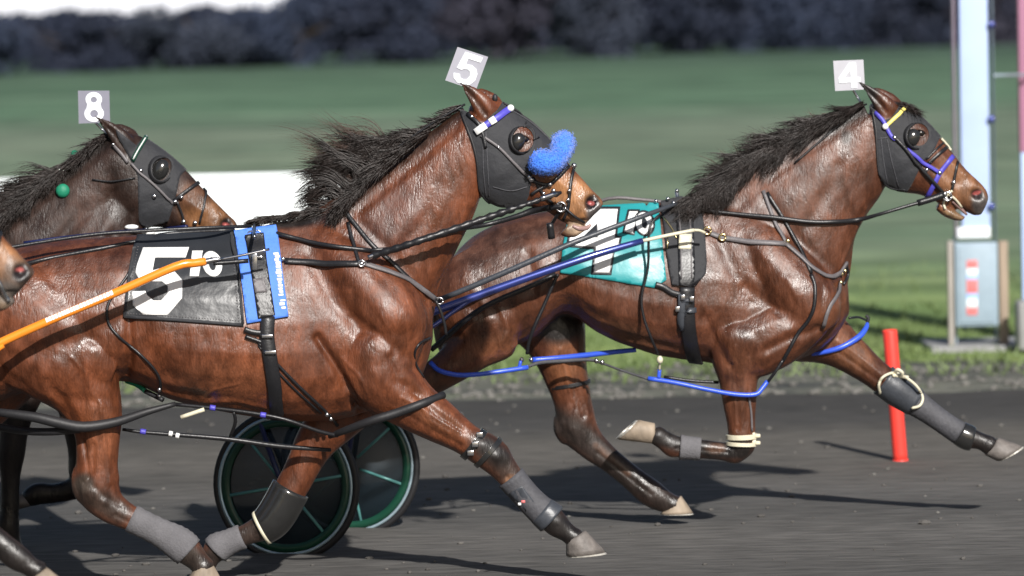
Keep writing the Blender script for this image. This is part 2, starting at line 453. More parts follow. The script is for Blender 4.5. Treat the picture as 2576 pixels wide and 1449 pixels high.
def ribbon(pts, w, smooth=6):
    """outline polygon of a flat strap that follows a line; w number or (w0, w1)"""
    q = catmull(pts, smooth) if len(pts) > 2 else np.array(dense(pts, 12, False))[:, :2]
    L = []; Rr = []
    for i in range(len(q)):
        t = q[min(i + 1, len(q) - 1)] - q[max(i - 1, 0)]; t /= (np.linalg.norm(t) + 1e-9); nn = np.array((-t[1], t[0]))
        ww = w if not hasattr(w, '__len__') else w[0] + (w[1] - w[0]) * i / (len(q) - 1)
        L.append(q[i] + nn * ww / 2); Rr.append(q[i] - nn * ww / 2)
    return [tuple(p) for p in L] + [tuple(p) for p in Rr[::-1]]
def strap(mb, h, pts, w, off=0.006, thick=0.006, near=True, mi=0, smooth=5):
    """flat strap pulled tight over the body: swept section, held a little clear of hollows"""
    q = catmull(pts, smooth) if len(pts) > 2 else np.array([tuple(p) for p in dense(pts, 14, False)])[:, :2]
    hp = [hit(h, x, y, off, near) for x, y in q]
    pos = np.array([tuple(a) for a, b in hp]); nor = np.array([tuple(b) for a, b in hp]); m = len(q)
    for it in range(6):
        s = pos[:, 1].copy(); s[1:-1] = (pos[:-2, 1] + pos[2:, 1]) / 2
        pos[:, 1] = np.minimum(pos[:, 1], s) if near else np.maximum(pos[:, 1], s)
        nn = nor.copy(); nn[1:-1] = (nor[:-2] + nor[2:] + nor[1:-1]) / 3; nor = nn
    rs = []; W = w * SC(h.d) / 2
    for i in range(m):
        t = Vector(pos[min(i + 1, m - 1)] - pos[max(i - 1, 0)]).normalized(); nv = Vector(nor[i]).normalized()
        s = t.cross(nv); s.normalize(); nv = s.cross(t); c = Vector(pos[i])
        e = thick
        rs.append([c + s * W + nv * 0, c + s * W * 0.86 + nv * e * 0.5, c - s * W * 0.86 + nv * e * 0.5, c - s * W + nv * 0, c - s * W * 0.9 - nv * e, c + s * W * 0.9 - nv * e])
    rings(mb, rs, True, mi)
def bar(mb, pts, r_u, n=10, mi=0, smooth=4):
    """round bar through (px, py, d) points; radius in photo units"""
    w = [P(x, y, d) for x, y, d in pts]
    rr = [(r_u if not hasattr(r_u, '__len__') else r_u[i]) * SC(pts[i][2]) for i in range(len(pts))]
    tube3(mb, w, rr, n, mi, smooth)
def onbody(h, pts, off=0.012, near=True):
    """photo points -> (px, py, d) just clear of the body"""
    out = []
    for x, y in pts:
        p, nn = hit(h, x, y, off, near); out.append((x, y, p.y))
    return out
def rod_on(mb, h, pts, r_u, off=None, near=True, mi=0, smooth=4):
    q = catmull(pts, smooth); o = (r_u * SC(h.d) * 0.8) if off is None else off
    bar(mb, onbody(h, [tuple(a) for a in q], o, near), r_u, 8, mi, 1)
def hoof(root, d, cor, sole, w, mat='hoof', shoe=True, name='hoof'):
    """cor = coronet (back, front), sole = (heel, toe) in photo units"""
    mb = MB(); n = 18
    def ring(a, b, ww, f):
        A, B = P(*a, d), P(*b, d); c = (A + B) / 2; u = (B - A) / 2; out = []
        for k in range(n):
            t = 2 * math.pi * k / n
            tap = 1.0 - 0.12 * math.cos(t)
            out.append(c + u * math.cos(t) + Vector((0, ww * math.sin(t) * tap, 0)))
        return out
    def mixp(a, b, t): return (a[0] + (b[0] - a[0]) * t, a[1] + (b[1] - a[1]) * t)
    rs = []
    for t, ws in ((-0.08, 0.72), (0.0, 0.80), (0.35, 0.87), (0.75, 0.96), (1.0, 1.0)):
        rs.append(ring(mixp(cor[0], sole[0], t), mixp(cor[1], sole[1], t), w * ws, 0))
    rings(mb, rs)
    o = mb.build(name, M[mat], root)
    if shoe:
        m2 = MB()
        a = [mixp(cor[i], sole[i], 1.01) for i in (0, 1)]; b = [mixp(cor[i], sole[i], 1.10) for i in (0, 1)]
        c0, c1 = mixp(a[0], a[1], 0.03), mixp(a[0], a[1], 0.98)
        e0, e1 = mixp(b[0], b[1], 0.03), mixp(b[0], b[1], 0.98)
        ro = [ring(c0, c1, w * 0.97, 0), ring(e0, e1, w * 0.95, 0)]
        ri = [ring(mixp(e0, e1, .14), mixp(e0, e1, .86), w * 0.70, 0), ring(mixp(c0, c1, .14), mixp(c0, c1, .86), w * 0.70, 0)]
        allr = [ro[0], ro[1], ri[0], ri[1], ro[0]]
        rings(m2, allr, cap=False); m2.build('horseshoe', M['shoe'], o, smooth=False)
    return o
def strands(mb, roots, seed, count, dirf, length, wid, mi=0, jit=0.3, curl=0.6, nseg=7):
    """roots: list of (px, py, d); dirf(t, rng) -> list of direction angles (deg, photo sense) start/end; tapered hair locks"""
    rng = random.Random(seed); q = catmull(roots, 12)
    for i in range(count):
        t = rng.random(); x, y, dd = q[min(int(t * (len(q) - 1) + 0.5), len(q) - 1)]
        x += rng.uniform(-6, 6); y += rng.uniform(-5, 6); dd += rng.gauss(0, 0.012)
        a0, a1 = dirf(t, rng); L = length(t, rng); w = wid * rng.uniform(0.6, 1.4); dv = rng.gauss(0, 0.05)
        a0 += rng.gauss(0, 12 * jit * 2); a1 += rng.gauss(0, 22 * jit * 2); wv = rng.uniform(0, 6.28)
        pts = []
        for k in range(nseg + 1):
            s = k / nseg; a = R(a0 + (a1 - a0) * s + curl * 14 * math.sin(wv + s * 4))
            pts.append((x, y, dd + dv * s * s)); x += math.cos(a) * L / nseg; y -= math.sin(a) * L / nseg
        rs = []
        for k in range(nseg + 1):
            c = P(*pts[k]); a, b = P(*pts[max(k - 1, 0)]), P(*pts[min(k + 1, nseg)]); tt = (b - a).normalized()
            sdir = tt.cross(Vector((0, 1, 0))).normalized(); ww = w * (1 - (k / nseg) ** 1.6 * 0.92)
            yv = Vector((0, 1, 0)) * ww * 0.8
            rs.append([c + sdir * ww, c - sdir * ww * 0.5 - yv, c - sdir * ww * 0.5 + yv])
        rings(mb, rs, True, mi)

def locks(mb, roots, seed, nl, per, a0f, a1f, lenf, spread, wid, dv=0.0, jit=1.0, nseg=8, mi=0, wave=8):
    """silky clumped hair: each lock is a bundle of hairs that run together and part only at the tip"""
    rng = random.Random(seed); q = catmull(roots, 14)
    for li in range(nl):
        t = (li + rng.random()) / nl; x0, y0, d0 = q[min(int(t * (len(q) - 1) + .5), len(q) - 1)]
        a0 = a0f(t) + rng.gauss(0, 6 * jit); a1 = a1f(t) + rng.gauss(0, 11 * jit); L = lenf(t) * rng.uniform(.72, 1.18); ph = rng.uniform(0, 6.28); ddv = dv + rng.gauss(0, .012)
        path = [(0.0, 0.0)]
        for k in range(nseg):
            s = (k + .5) / nseg; a = R(a0 + (a1 - a0) * s * s * (3 - 2 * s) + wave * math.sin(ph + s * 3.6)); path.append((path[-1][0] + math.cos(a) * L / nseg, path[-1][1] - math.sin(a) * L / nseg))
        for h_ in range(per):
            ox, oy, od = rng.gauss(0, 3.2), rng.gauss(0, 3.2), rng.gauss(0, .007); sx, sy = rng.gauss(0, spread), rng.gauss(0, spread); lf = rng.uniform(.7, 1.08); w = wid * rng.uniform(.6, 1.3)
            pts = []
            for k in range(nseg + 1):
                s = k / nseg; pk = path[k]; pts.append((x0 + ox + pk[0] * lf + sx * s * s * s, y0 + oy + pk[1] * lf + sy * s * s * s, d0 + od + ddv * s))
            W = [P(*p) for p in pts]; rs = []
            for k in range(nseg + 1):
                tt = (W[min(k + 1, nseg)] - W[max(k - 1, 0)]).normalized(); sd = tt.cross(Vector((0, 1, 0))).normalized(); ww = w * (1 - (k / nseg) ** 2.2 * .93); yv = Vector((0, 1, 0)) * ww * .8
                rs.append([W[k] + sd * ww, W[k] - sd * ww * .5 - yv, W[k] - sd * ww * .5 + yv])
            rings(mb, rs, True, mi)
# ------------------------------------------------------------------ ground
def rise(y): return 0.0 if y < 60 else (y - 60) * 1.7 / 90 if y < 175 else 2.17 + (y - 175) * 0.004
def sheet(name, xs, ys, zf, mat, kind='structure'):
    mb = MB(); nx = len(xs)
    for y in ys:
        for x in xs: mb.v.append((x, y, zf(x, y)))
    for j in range(len(ys) - 1):
        for i in range(nx - 1): mb.f.append((j * nx + i, j * nx + i + 1, (j + 1) * nx + i + 1, (j + 1) * nx + i)); mb.mi.append(0)
    return tag(mb.build(name, mat), kind=kind)
def ground_mat(name, cols, streak, bump, rough=0.9, extra=None):
    """cols: two colours blended by long streaks that run with the track, plus clods"""
    m, nt, b = new_mat(name); N, L = nt.nodes, nt.links
    tc = N.new("ShaderNodeTexCoord")
    def noise(sc, det, st):
        mp = N.new("ShaderNodeMapping"); mp.inputs["Scale"].default_value = st; L.new(tc.outputs["Object"], mp.inputs[0])
        n = N.new("ShaderNodeTexNoise"); n.inputs["Scale"].default_value = sc; n.inputs["Detail"].default_value = det; L.new(mp.outputs[0], n.inputs["Vector"]); return n
    def ramp(fac, stops):
        r = N.new("ShaderNodeValToRGB"); L.new(fac, r.inputs[0]); e = r.color_ramp.elements
        while len(e) < len(stops): e.new(0.5)
        for el, (p, c) in zip(e, stops): el.position = p; el.color = (*c, 1)
        return r
    n1 = noise(streak[0], 6, streak[1]); n2 = noise(streak[2], 8, streak[3])
    c1 = ramp(n1.outputs["Fac"], cols)
    mr = N.new("ShaderNodeMapRange"); L.new(n2.outputs["Fac"], mr.inputs["Value"])
    mr.inputs["From Min"].default_value = 0.3; mr.inputs["From Max"].default_value = 0.7; mr.inputs["To Min"].default_value = 0.72; mr.inputs["To Max"].default_value = 1.30
    mx = N.new("ShaderNodeMix"); mx.data_type = 'RGBA'; mx.blend_type = 'MULTIPLY'; mx.inputs[0].default_value = 1
    L.new(c1.outputs[0], mx.inputs[6]); L.new(mr.outputs[0], mx.inputs[7]); last = mx.outputs[2]
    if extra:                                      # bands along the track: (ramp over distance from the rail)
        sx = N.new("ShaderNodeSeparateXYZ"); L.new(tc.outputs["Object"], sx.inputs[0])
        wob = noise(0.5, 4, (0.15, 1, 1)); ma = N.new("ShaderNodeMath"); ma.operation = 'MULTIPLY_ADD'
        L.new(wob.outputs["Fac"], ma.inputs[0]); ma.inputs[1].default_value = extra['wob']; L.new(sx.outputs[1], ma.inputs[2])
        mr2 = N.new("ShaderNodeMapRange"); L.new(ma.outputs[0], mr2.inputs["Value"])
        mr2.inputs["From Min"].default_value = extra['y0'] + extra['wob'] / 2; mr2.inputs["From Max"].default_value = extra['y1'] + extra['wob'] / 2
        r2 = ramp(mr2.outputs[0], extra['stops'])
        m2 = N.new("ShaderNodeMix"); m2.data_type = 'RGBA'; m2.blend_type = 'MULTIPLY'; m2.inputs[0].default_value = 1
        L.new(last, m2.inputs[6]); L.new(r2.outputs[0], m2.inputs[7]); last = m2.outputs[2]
    L.new(last, b.inputs["Base Color"]); b.inputs["Roughness"].default_value = rough; b.inputs["Specular IOR Level"].default_value = 0.25
    bp = N.new("ShaderNodeBump"); bp.inputs["Strength"].default_value = bump; bp.inputs["Distance"].default_value = 0.03
    L.new(n2.outputs["Fac"], bp.inputs["Height"]); L.new(bp.outputs[0], b.inputs["Normal"])
    return m
g = lambda v: (v, v, v)
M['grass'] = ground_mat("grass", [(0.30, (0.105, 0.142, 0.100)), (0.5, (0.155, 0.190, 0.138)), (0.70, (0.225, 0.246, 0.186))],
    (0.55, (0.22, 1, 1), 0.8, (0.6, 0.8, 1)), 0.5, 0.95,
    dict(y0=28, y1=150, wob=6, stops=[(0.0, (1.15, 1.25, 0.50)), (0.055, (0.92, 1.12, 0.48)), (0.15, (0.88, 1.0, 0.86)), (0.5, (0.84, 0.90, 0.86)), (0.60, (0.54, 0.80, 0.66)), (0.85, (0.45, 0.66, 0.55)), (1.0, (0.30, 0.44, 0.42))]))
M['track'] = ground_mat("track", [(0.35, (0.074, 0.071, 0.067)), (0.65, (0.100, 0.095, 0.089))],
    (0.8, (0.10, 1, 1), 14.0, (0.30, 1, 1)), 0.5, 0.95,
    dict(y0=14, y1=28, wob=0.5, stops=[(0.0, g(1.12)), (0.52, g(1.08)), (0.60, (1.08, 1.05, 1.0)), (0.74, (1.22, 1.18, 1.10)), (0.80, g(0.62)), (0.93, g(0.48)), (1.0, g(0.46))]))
M['verge'] = ground_mat("verge", [(0.34, (0.045, 0.047, 0.047)), (0.5, (0.11, 0.112, 0.092)), (0.62, (0.165, 0.165, 0.135)), (0.72, (0.080, 0.108, 0.05))],
    (2.6, (0.35, 1, 1), 16.0, (0.6, 1, 1)), 0.8)
rngs = random.Random(5)
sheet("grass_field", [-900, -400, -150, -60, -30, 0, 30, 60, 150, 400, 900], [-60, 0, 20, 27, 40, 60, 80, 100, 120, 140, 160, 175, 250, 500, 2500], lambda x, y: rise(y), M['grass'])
xs = [-60 + i * 0.5 for i in range(241)]
mbv = MB()
def strip(name, mat, z, near, far, amp, seed):
    r = random.Random(seed); mb = MB(); a = b = 0; xs = [-45 + i * 0.09 for i in range(1001)]
    for i, x in enumerate(xs):
        a = a * 0.82 + r.gauss(0, amp * 0.35); b = b * 0.82 + r.gauss(0, amp * 0.35)
        mb.v += [(x, near + (a if near > 0 else 0), z), (x, far + b, z)]
        if i: mb.f.append((2 * i - 2, 2 * i, 2 * i + 1, 2 * i - 1)); mb.mi.append(0)
    return tag(mb.build(name, mat), kind='structure')
strip("gravel_verge", M['verge'], 0.004, 26.2, 29.6, 0.28, 3)
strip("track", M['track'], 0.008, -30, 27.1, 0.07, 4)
# loose stones and clods, nobody could count them
mb = MB(); r = random.Random(8)
for i in range(900):
    y = r.choice([r.uniform(27.0, 29.8), r.uniform(27.0, 28.2), r.uniform(27, 29)] if i % 9 else [r.uniform(20, 27)]); x = r.uniform(-6, 6) * y / 27; s = r.uniform(0.012, 0.045) * (0.8 if y > 27 else 0.4)
    sphere(mb, (x, y, 0.006 + s * 0.3), (s, s * 0.8, s * 0.6), 6, 4)
M['stone'] = simple("stone", (0.13, 0.125, 0.115), 0.85, 0.3, 30, var=0.5)
tag(mb.build("gravel_stones", M['stone'], smooth=False), kind='stuff')
mb = MB(); r = random.Random(18)          # clods and grit on the racing surface
for i in range(420):
    y = r.uniform(15.5, 26.5); x = r.uniform(-3.2, 3.2) * y / 20; s = abs(r.gauss(0, .007)) + .003
    sphere(mb, (x, y, .008 + s * .35), (s * r.uniform(.8, 1.6), s, s * .7), 6, 4)
M['clod'] = simple("clod", (0.085, 0.08, 0.075), 0.95, 0.3, 30, var=0.6)
tag(mb.build("track_clods", M['clod'], smooth=False), kind='stuff')
# grass blades and tufts along the verge and on the infield
mb = MB(); r = random.Random(9)
for i in range(9000):
    y = 28.3 + abs(r.gauss(0, 3.2)) if i % 3 else r.uniform(28.3, 42); x = r.uniform(-7, 7) * y / 30; a = r.uniform(0, 6.28); h = r.uniform(0.03, 0.09) * (1.2 if r.random() < .3 else .8); w = r.uniform(0.008, 0.02)
    dx, dy = math.cos(a) * w, math.sin(a) * w; lx, ly = r.gauss(0, 0.04), r.gauss(0, 0.04)
    mb.v += [(x - dx, y - dy, 0.0), (x + dx, y + dy, 0.0), (x + lx, y + ly, h)]; k = len(mb.v); mb.f.append((k - 3, k - 2, k - 1)); mb.mi.append(0)
M['blade'] = simple("grass_blade", (0.12, 0.165, 0.06), 0.7, 0, 1.2, var=0.45)
tag(mb.build("grass_tufts", M['blade'], smooth=False), kind='stuff')

# ------------------------------------------------------------------ shrubs and trees beyond the infield
def leaf_mat(name, col, var):
    m = simple(name, col, 0.7, 0.0, 1.1, var=var, spec=0.2); return m
M['leaf_a'] = leaf_mat("foliage_slate", (0.034, 0.045, 0.078), 0.35)
M['leaf_b'] = leaf_mat("foliage_dark", (0.028, 0.035, 0.060), 0.35)
M['leaf_c'] = leaf_mat("foliage_grey", (0.041, 0.050, 0.075), 0.35)
M['leaf_d'] = leaf_mat("foliage_brown", (0.040, 0.039, 0.058), 0.35)
M['bark'] = simple("bark", (0.05, 0.038, 0.03), 0.9, 0.5, 12, var=0.4)
def shrub(name, x, y, w, h, mat, seed, n, label, group, stem=0.12):
    r = random.Random(seed); z0 = rise(y); root = empty(name, (x, y, z0)); tag(root, label, "tree" if name.endswith("tree") else "shrub", group)
    t = MB(); tube3(t, [(x, y, z0 - 0.1), (x + .05 * w, y, z0 + h * .3), (x - .03 * w, y, z0 + h * .72)], [stem, stem * .7, stem * .3], 8)
    for k in range(6):
        a = r.uniform(0, 6.28); zz = z0 + h * r.uniform(.2, .5)
        tube3(t, [(x, y, zz), (x + math.cos(a) * w * .2, y + math.sin(a) * w * .2, zz + h * .15), (x + math.cos(a) * w * .36, y + math.sin(a) * w * .36, zz + h * .3)], [stem * .45, stem * .3, stem * .1], 6)
    t.build("trunk", M['bark'], root)
    lumps = []
    for k in range(20):
        a = r.uniform(0, 6.28); rr = r.uniform(0, .42) * w; zz = r.uniform(.05, .84); lumps.append((x + math.cos(a) * rr, y + math.sin(a) * rr * .8, z0 + h * zz, w * r.uniform(.13, .24) * (1.15 - .55 * zz)))
    c = MB()
    for k in range(n):
        lx, ly, lz, lr = lumps[k % 20]; d = Vector((r.gauss(0, 1), r.gauss(0, 1), r.gauss(0, 1))).normalized() * lr * (r.random() ** .35) * (1.25 if r.random() < .1 else 1)
        p = Vector((lx, ly, lz)) + Vector((d.x, d.y, d.z * h / w * 1.4)); p.z = max(p.z, z0 + .03)
        s = r.uniform(.07, .14) * (h / 2.6) ** .5; u = Vector((r.gauss(0, 1), r.gauss(0, 1), r.gauss(0, 1))).normalized(); v = u.orthogonal().normalized() * s; q = u.cross(v).normalized() * s * .6
        c.v += [tuple(p - v), tuple(p + q), tuple(p + v), tuple(p - q)]; i = len(c.v); c.f.append((i - 4, i - 3, i - 2, i - 1)); c.mi.append(0)
    c.build("crown", mat, root, smooth=False)
    return root
SH = [(-19.4, 144, 5.2, 2.35, 'leaf_a', 'broad slate green shrub at the far left end of the hedge row under white sky'),
      (-15.3, 146, 4.0, 2.20, 'leaf_b', 'narrow dark shrub wedged between two rounder grey green shrubs near the left end'),
      (-11.6, 147, 4.6, 2.55, 'leaf_c', 'grey green rounded shrub right of the dark gap below the left sky'),
      (-7.9, 148, 4.4, 2.60, 'leaf_a', 'slate green shrub above the left mane of the middle horse'),
      (-4.3, 149, 4.2, 2.75, 'leaf_b', 'dark shrub with brownish foot left of the tilted number plate'),
      (-0.6, 150, 4.4, 2.9, 'leaf_d', 'brownish shrub straight behind the tilted number plate'),
      (3.2, 152, 4.4, 2.95, 'leaf_c', 'grey shrub just right of the tilted number plate'),
      (7.0, 154, 4.6, 3.1, 'leaf_b', 'dark wide shrub midway between the two front number plates'),
      (10.8, 156, 4.4, 3.2, 'leaf_a', 'slate shrub above the blown mane of the leading horse'),
      (14.6, 158, 4.6, 3.3, 'leaf_b', 'dark shrub right behind the square white number plate'),
      (18.4, 160, 4.6, 3.4, 'leaf_d', 'dark brown shrub beside the pale blue finish post'),
      (22.2, 162, 4.6, 3.4, 'leaf_b', 'darkest shrub at the right end behind the mauve post')]
for i, (x, y, w, h, mt, lb) in enumerate(SH):
    shrub("shrub", x, y, w * 1.3, h * (1.0 if x < -8 else 1.12), M[mt], 100 + i, 8000, lb, "dark shrubs along the far side of the infield")
TR = [(-7.5, 168, 6.2, 3.9, 'leaf_d', 'low pale tree top at the right edge of the sky gap'), (-1.5, 171, 7.5, 5.2, 'leaf_b', 'dark tree above the brownish shrub behind the tilted number plate'), (5.0, 173, 7.5, 5.6, 'leaf_a', 'slate tree filling the top of the picture middle'),
      (11.5, 174, 7.5, 5.8, 'leaf_b', 'dark tree rising above the leading horse mane'), (18.0, 175, 7.5, 6.0, 'leaf_d', 'brown tree above the white number plate'), (24.5, 176, 7.5, 6.0, 'leaf_b', 'dark tree behind the finish post and mauve post')]
for i, (x, y, w, h, mt, lb) in enumerate(TR):
    shrub("bushy_tree", x, y, w * 1.25, h * 1.1, M[mt], 200 + i, 9000, lb, "trees behind the shrub row", 0.2)

mb = MB(); r = random.Random(77)          # the wood behind, one unbroken dark mass
for k in range(38000):
    x = r.uniform(-34, 40) if k % 2 else r.uniform(-110, 115); y = r.uniform(163, 172) + abs(x) * .1; top = (1.75 + .2 * math.sin(x * .9) + .15 * math.sin(x * 2.3)) if x < -8 else (3.2 + (x + 8) * .22 if x < 6 else 6.2) + .4 * math.sin(x * 1.3)
    p = Vector((x, y, rise(y) + max(0.02, top) * r.random() ** .8)); s = r.uniform(.14, .32); u = Vector((r.gauss(0, 1), r.gauss(0, 1), r.gauss(0, 1))).normalized(); v = u.orthogonal().normalized() * s; q = u.cross(v).normalized() * s * .6
    mb.v += [tuple(p - v), tuple(p + q), tuple(p + v), tuple(p - q)]; i = len(mb.v); mb.f.append((i - 4, i - 3, i - 2, i - 1)); mb.mi.append(0)
tag(mb.build("far_woodland", M['leaf_b'], smooth=False), kind='stuff')

# ------------------------------------------------------------------ long white board in the infield
root = empty("barrier_board", P(400, 805, 35.0)); tag(root, "long white board barrier standing in the infield grass behind the horses", "barrier")
xa, xb = P(-260, 600, 35).x, P(866, 600, 35).x
mb = MB(); box(mb, ((xa + xb) / 2, 35.0, 0.70), xb - xa, 0.05, 1.20, bev=0.012); mb.build("board_panel", M['white_paint'], root)
n = 4
for i in range(n):
    mb = MB(); x = xa + 0.3 + (xb - xa - 0.6) * i / (n - 1); box(mb, (x, 35.07, 0.62), 0.09, 0.085, 1.25, bev=0.008); mb.build("support_post", M['grey_strap'], root)
mb = MB(); box(mb, ((xa + xb) / 2, 34.995, 1.318), xb - xa + 0.03, 0.09, 0.035, bev=0.008); mb.build("top_rail", M['white_paint'], root)

# ------------------------------------------------------------------ finish post
D = 30.7
def bx(mb, x0, x1, y0, y1, d, th, bev=0.006, mi=0):
    a, b = P(x0, y0, d), P(x1, y1, d); cx, cz = (a.x + b.x) / 2, (a.z + b.z) / 2
    box(mb, (cx, d + th / 2, cz), abs(b.x - a.x), th, abs(a.z - b.z), mi, None, bev)
M['pale_blue'] = simple("pale_blue", (0.41, 0.52, 0.78), 0.5, 0.03, 3, var=0.08)
M['pale_pink'] = simple("pale_pink", (0.62, 0.50, 0.64), 0.5, 0.02, 5, var=0.05)
M['galvanised'] = simple("galvanised", (0.28, 0.34, 0.40), 0.45, 0.06, 14, metal=0.15, var=0.12)
M['box_grey'] = simple("box_grey", (0.27, 0.35, 0.42), 0.5, 0.05, 14, var=0.12)
M['weathered_wood'] = simple("weathered_wood", (0.36, 0.33, 0.30), 0.85, 0.5, 8, var=0.3, stretch=(3, 3, 0.4))
M['rust_wood'] = simple("rust_wood", (0.32, 0.25, 0.19), 0.85, 0.5, 8, var=0.3, stretch=(3, 3, 0.4))
M['mauve'] = simple("mauve", (0.36, 0.16, 0.25), 0.5, 0.03, 5, var=0.08)
M['concrete'] = simple("concrete", (0.26, 0.26, 0.26), 0.85, 0.3, 9, var=0.25)
M['decal_red'] = simple("decal_red", (0.62, 0.16, 0.16), 0.5, 0, 9, var=0.06)
M['decal_blue'] = simple("decal_blue", (0.30, 0.50, 0.85), 0.5, 0, 9, var=0.06)
root = empty("finish_post", P(2455, 880, D)); tag(root, "tall pale blue finish post with grey box and striped stickers beside the track", "post")
mb = MB(); bx(mb, 2407, 2492, -420, 588, D, 0.08); mb.build("light_panel", M['pale_blue'], root)
mb = MB(); bx(mb, 2392, 2406.5, -420, 596, D - 0.01, 0.12); mb.build("edge_strip", M['pale_pink'], root)
mb = MB(); bx(mb, 2492.5, 2508, -420, 880, D - 0.005, 0.12); bx(mb, 2399, 2409, 597, 884, D + 0.04, 0.08); mb.build("steel_frame", M['galvanised'], root)
mb = MB(); bx(mb, 2408, 2492, 573, 598, D - 0.02, 0.08); mb.build("bottom_trim", M['white_paint'], root)
mb = MB(); bx(mb, 2402, 2512, 612, 820, D - 0.10, 0.18, 0.01); cb = mb.build("control_box", M['box_grey'], root)
mb = MB(); bx(mb, 2411, 2503, 622, 812, D - 0.112, 0.02, 0.004); mb.build("box_lid", M['box_grey'], cb)
for (y0, y1, mt) in ((655, 675, 'decal_red'), (675.5, 692, 'white_paint'), (692.5, 703, 'decal_blue'), (703.5, 738, 'decal_red'), (738.5, 751, 'decal_blue'), (751.5, 772, 'white_paint'), (772.5, 792, 'decal_red')):
    mb = MB(); bx(mb, 2432, 2459, y0, y1, D - 0.116, 0.006, 0.001); mb.build("sticker", M[mt], cb)
for (x0, x1, mt) in ((2384, 2401, 'weathered_wood'), (2513, 2539, 'rust_wood')):
    mb = MB(); bx(mb, x0, x1, 607, 884, D - 0.06, 0.09, 0.006); mb.build("wooden_post", M[mt], root)
mb = MB(); bx(mb, 2345, 2640, 874, 889, D - 0.25, 0.9, 0.012); mb.build("footing", M['concrete'], root)
for k, yy in enumerate((62, 300, 520)):
    mb = MB(); sphere(mb, P(2494, yy, D - 0.03), (0.03, 0.02, 0.03), 10, 8); mb.build("bracket", M['navy_tube'], root)
D2 = 31.4
root = empty("mauve_post", P(2610, 880, D2)); tag(root, "mauve painted post with pale blue foot at the right edge of the picture", "post")
mb = MB(); bx(mb, 2556, 2690, -420, 380, D2, 0.10); mb.build("mauve_panel", M['mauve'], root)
mb = MB(); bx(mb, 2568, 2680, 381, 876, D2 + 0.01, 0.08); mb.build("pale_foot", M['pale_blue'], root)
mb = MB(); tube3(mb, [P(2500, 190, D + 0.1), P(2600, 188, D2)], 0.012, 8); tag(mb.build("cross_wire", M['galvanised']), "thin grey bar joining the pale blue post and the mauve post", "bar")
mb = MB(); a, b = P(2562, 884, 30.2), P(2640, 757, 30.2); box(mb, ((a.x + b.x) / 2, 30.3, (a.z + b.z) / 2), b.x - a.x, 0.24, b.z - a.z, bev=0.03)
tag(mb.build("bollard", M['concrete']), "short pale concrete block on the footing at the right edge", "bollard")

# ------------------------------------------------------------------ red track marker
root = empty("track_marker", P(2266, 1163, 22.75)); tag(root, "leaning red tube marker standing at the edge of the racing lane", "marker")
a, b = P(2265.5, 1163, 22.75), P(2238, 830, 22.72); t = (b - a).normalized(); mb = MB(); rr = 18.6 * SC(22.75); n = 28
s = Vector((0, 1, 0)); s = (s - t * s.dot(t)).normalized(); w = t.cross(s)
ring = lambda c, q: [c + (s * math.cos(2 * math.pi * k / n) + w * math.sin(2 * math.pi * k / n)) * q for k in range(n)]
rings(mb, [ring(a, rr * 1.02), ring(a + t * .05, rr * 1.0), ring((a + b) / 2, rr * .985), ring(b - t * .006, rr), ring(b, rr * .96), ring(b - t * .01, rr * .86), ring(b - t * .3, rr * .84)])
mb.build("tube", M['red_marker'], root)
mb = MB(); rings(mb, [ring(a - t * .01, rr * 1.12), ring(a + t * .012, rr * 1.10), ring(a + t * .02, rr * 1.02)]); mb.build("base_collar", M['red_marker'], root)
# ------------------------------------------------------------------ horse 5 (nearest whole horse)
BAY = (0.116, 0.034, 0.0130); BAY_D = (0.060, 0.019, 0.010); TAN = (0.27, 0.125, 0.052); BLK = (0.014, 0.011, 0.010); GREYM = (0.09, 0.075, 0.065); PINK = (0.45, 0.11, 0.10)
D5 = 18.0
NEARF, FARF, NEARH, FARH = -0.14, 0.15, -0.15, 0.16
def head_pairs(f):
    """rows given for the middle horse, mapped by f"""
    rows = [(1178, 268, 1188, 432, .088, .05), (1212, 248, 1196, 470, .098, .05), (1262, 256, 1219, 500, .104, 0.1), (1310, 286, 1258, 519, .100, .15), (1352, 322, 1302, 519, .088, .15),
            (1396, 368, 1342, 522, .074, .1), (1434, 414, 1378, 534, .062, .05), (1468, 452, 1408, 556, .056, 0), (1494, 481, 1432, 566, .058, 0), (1510, 497, 1452, 567, .056, 0), (1519, 512, 1474, 563, .040, 0)]
    return [(*f(a, b), *f(c, e), w, g_) for a, b, c, e, w, g_ in rows]
I5 = lambda x, y: (x, y)
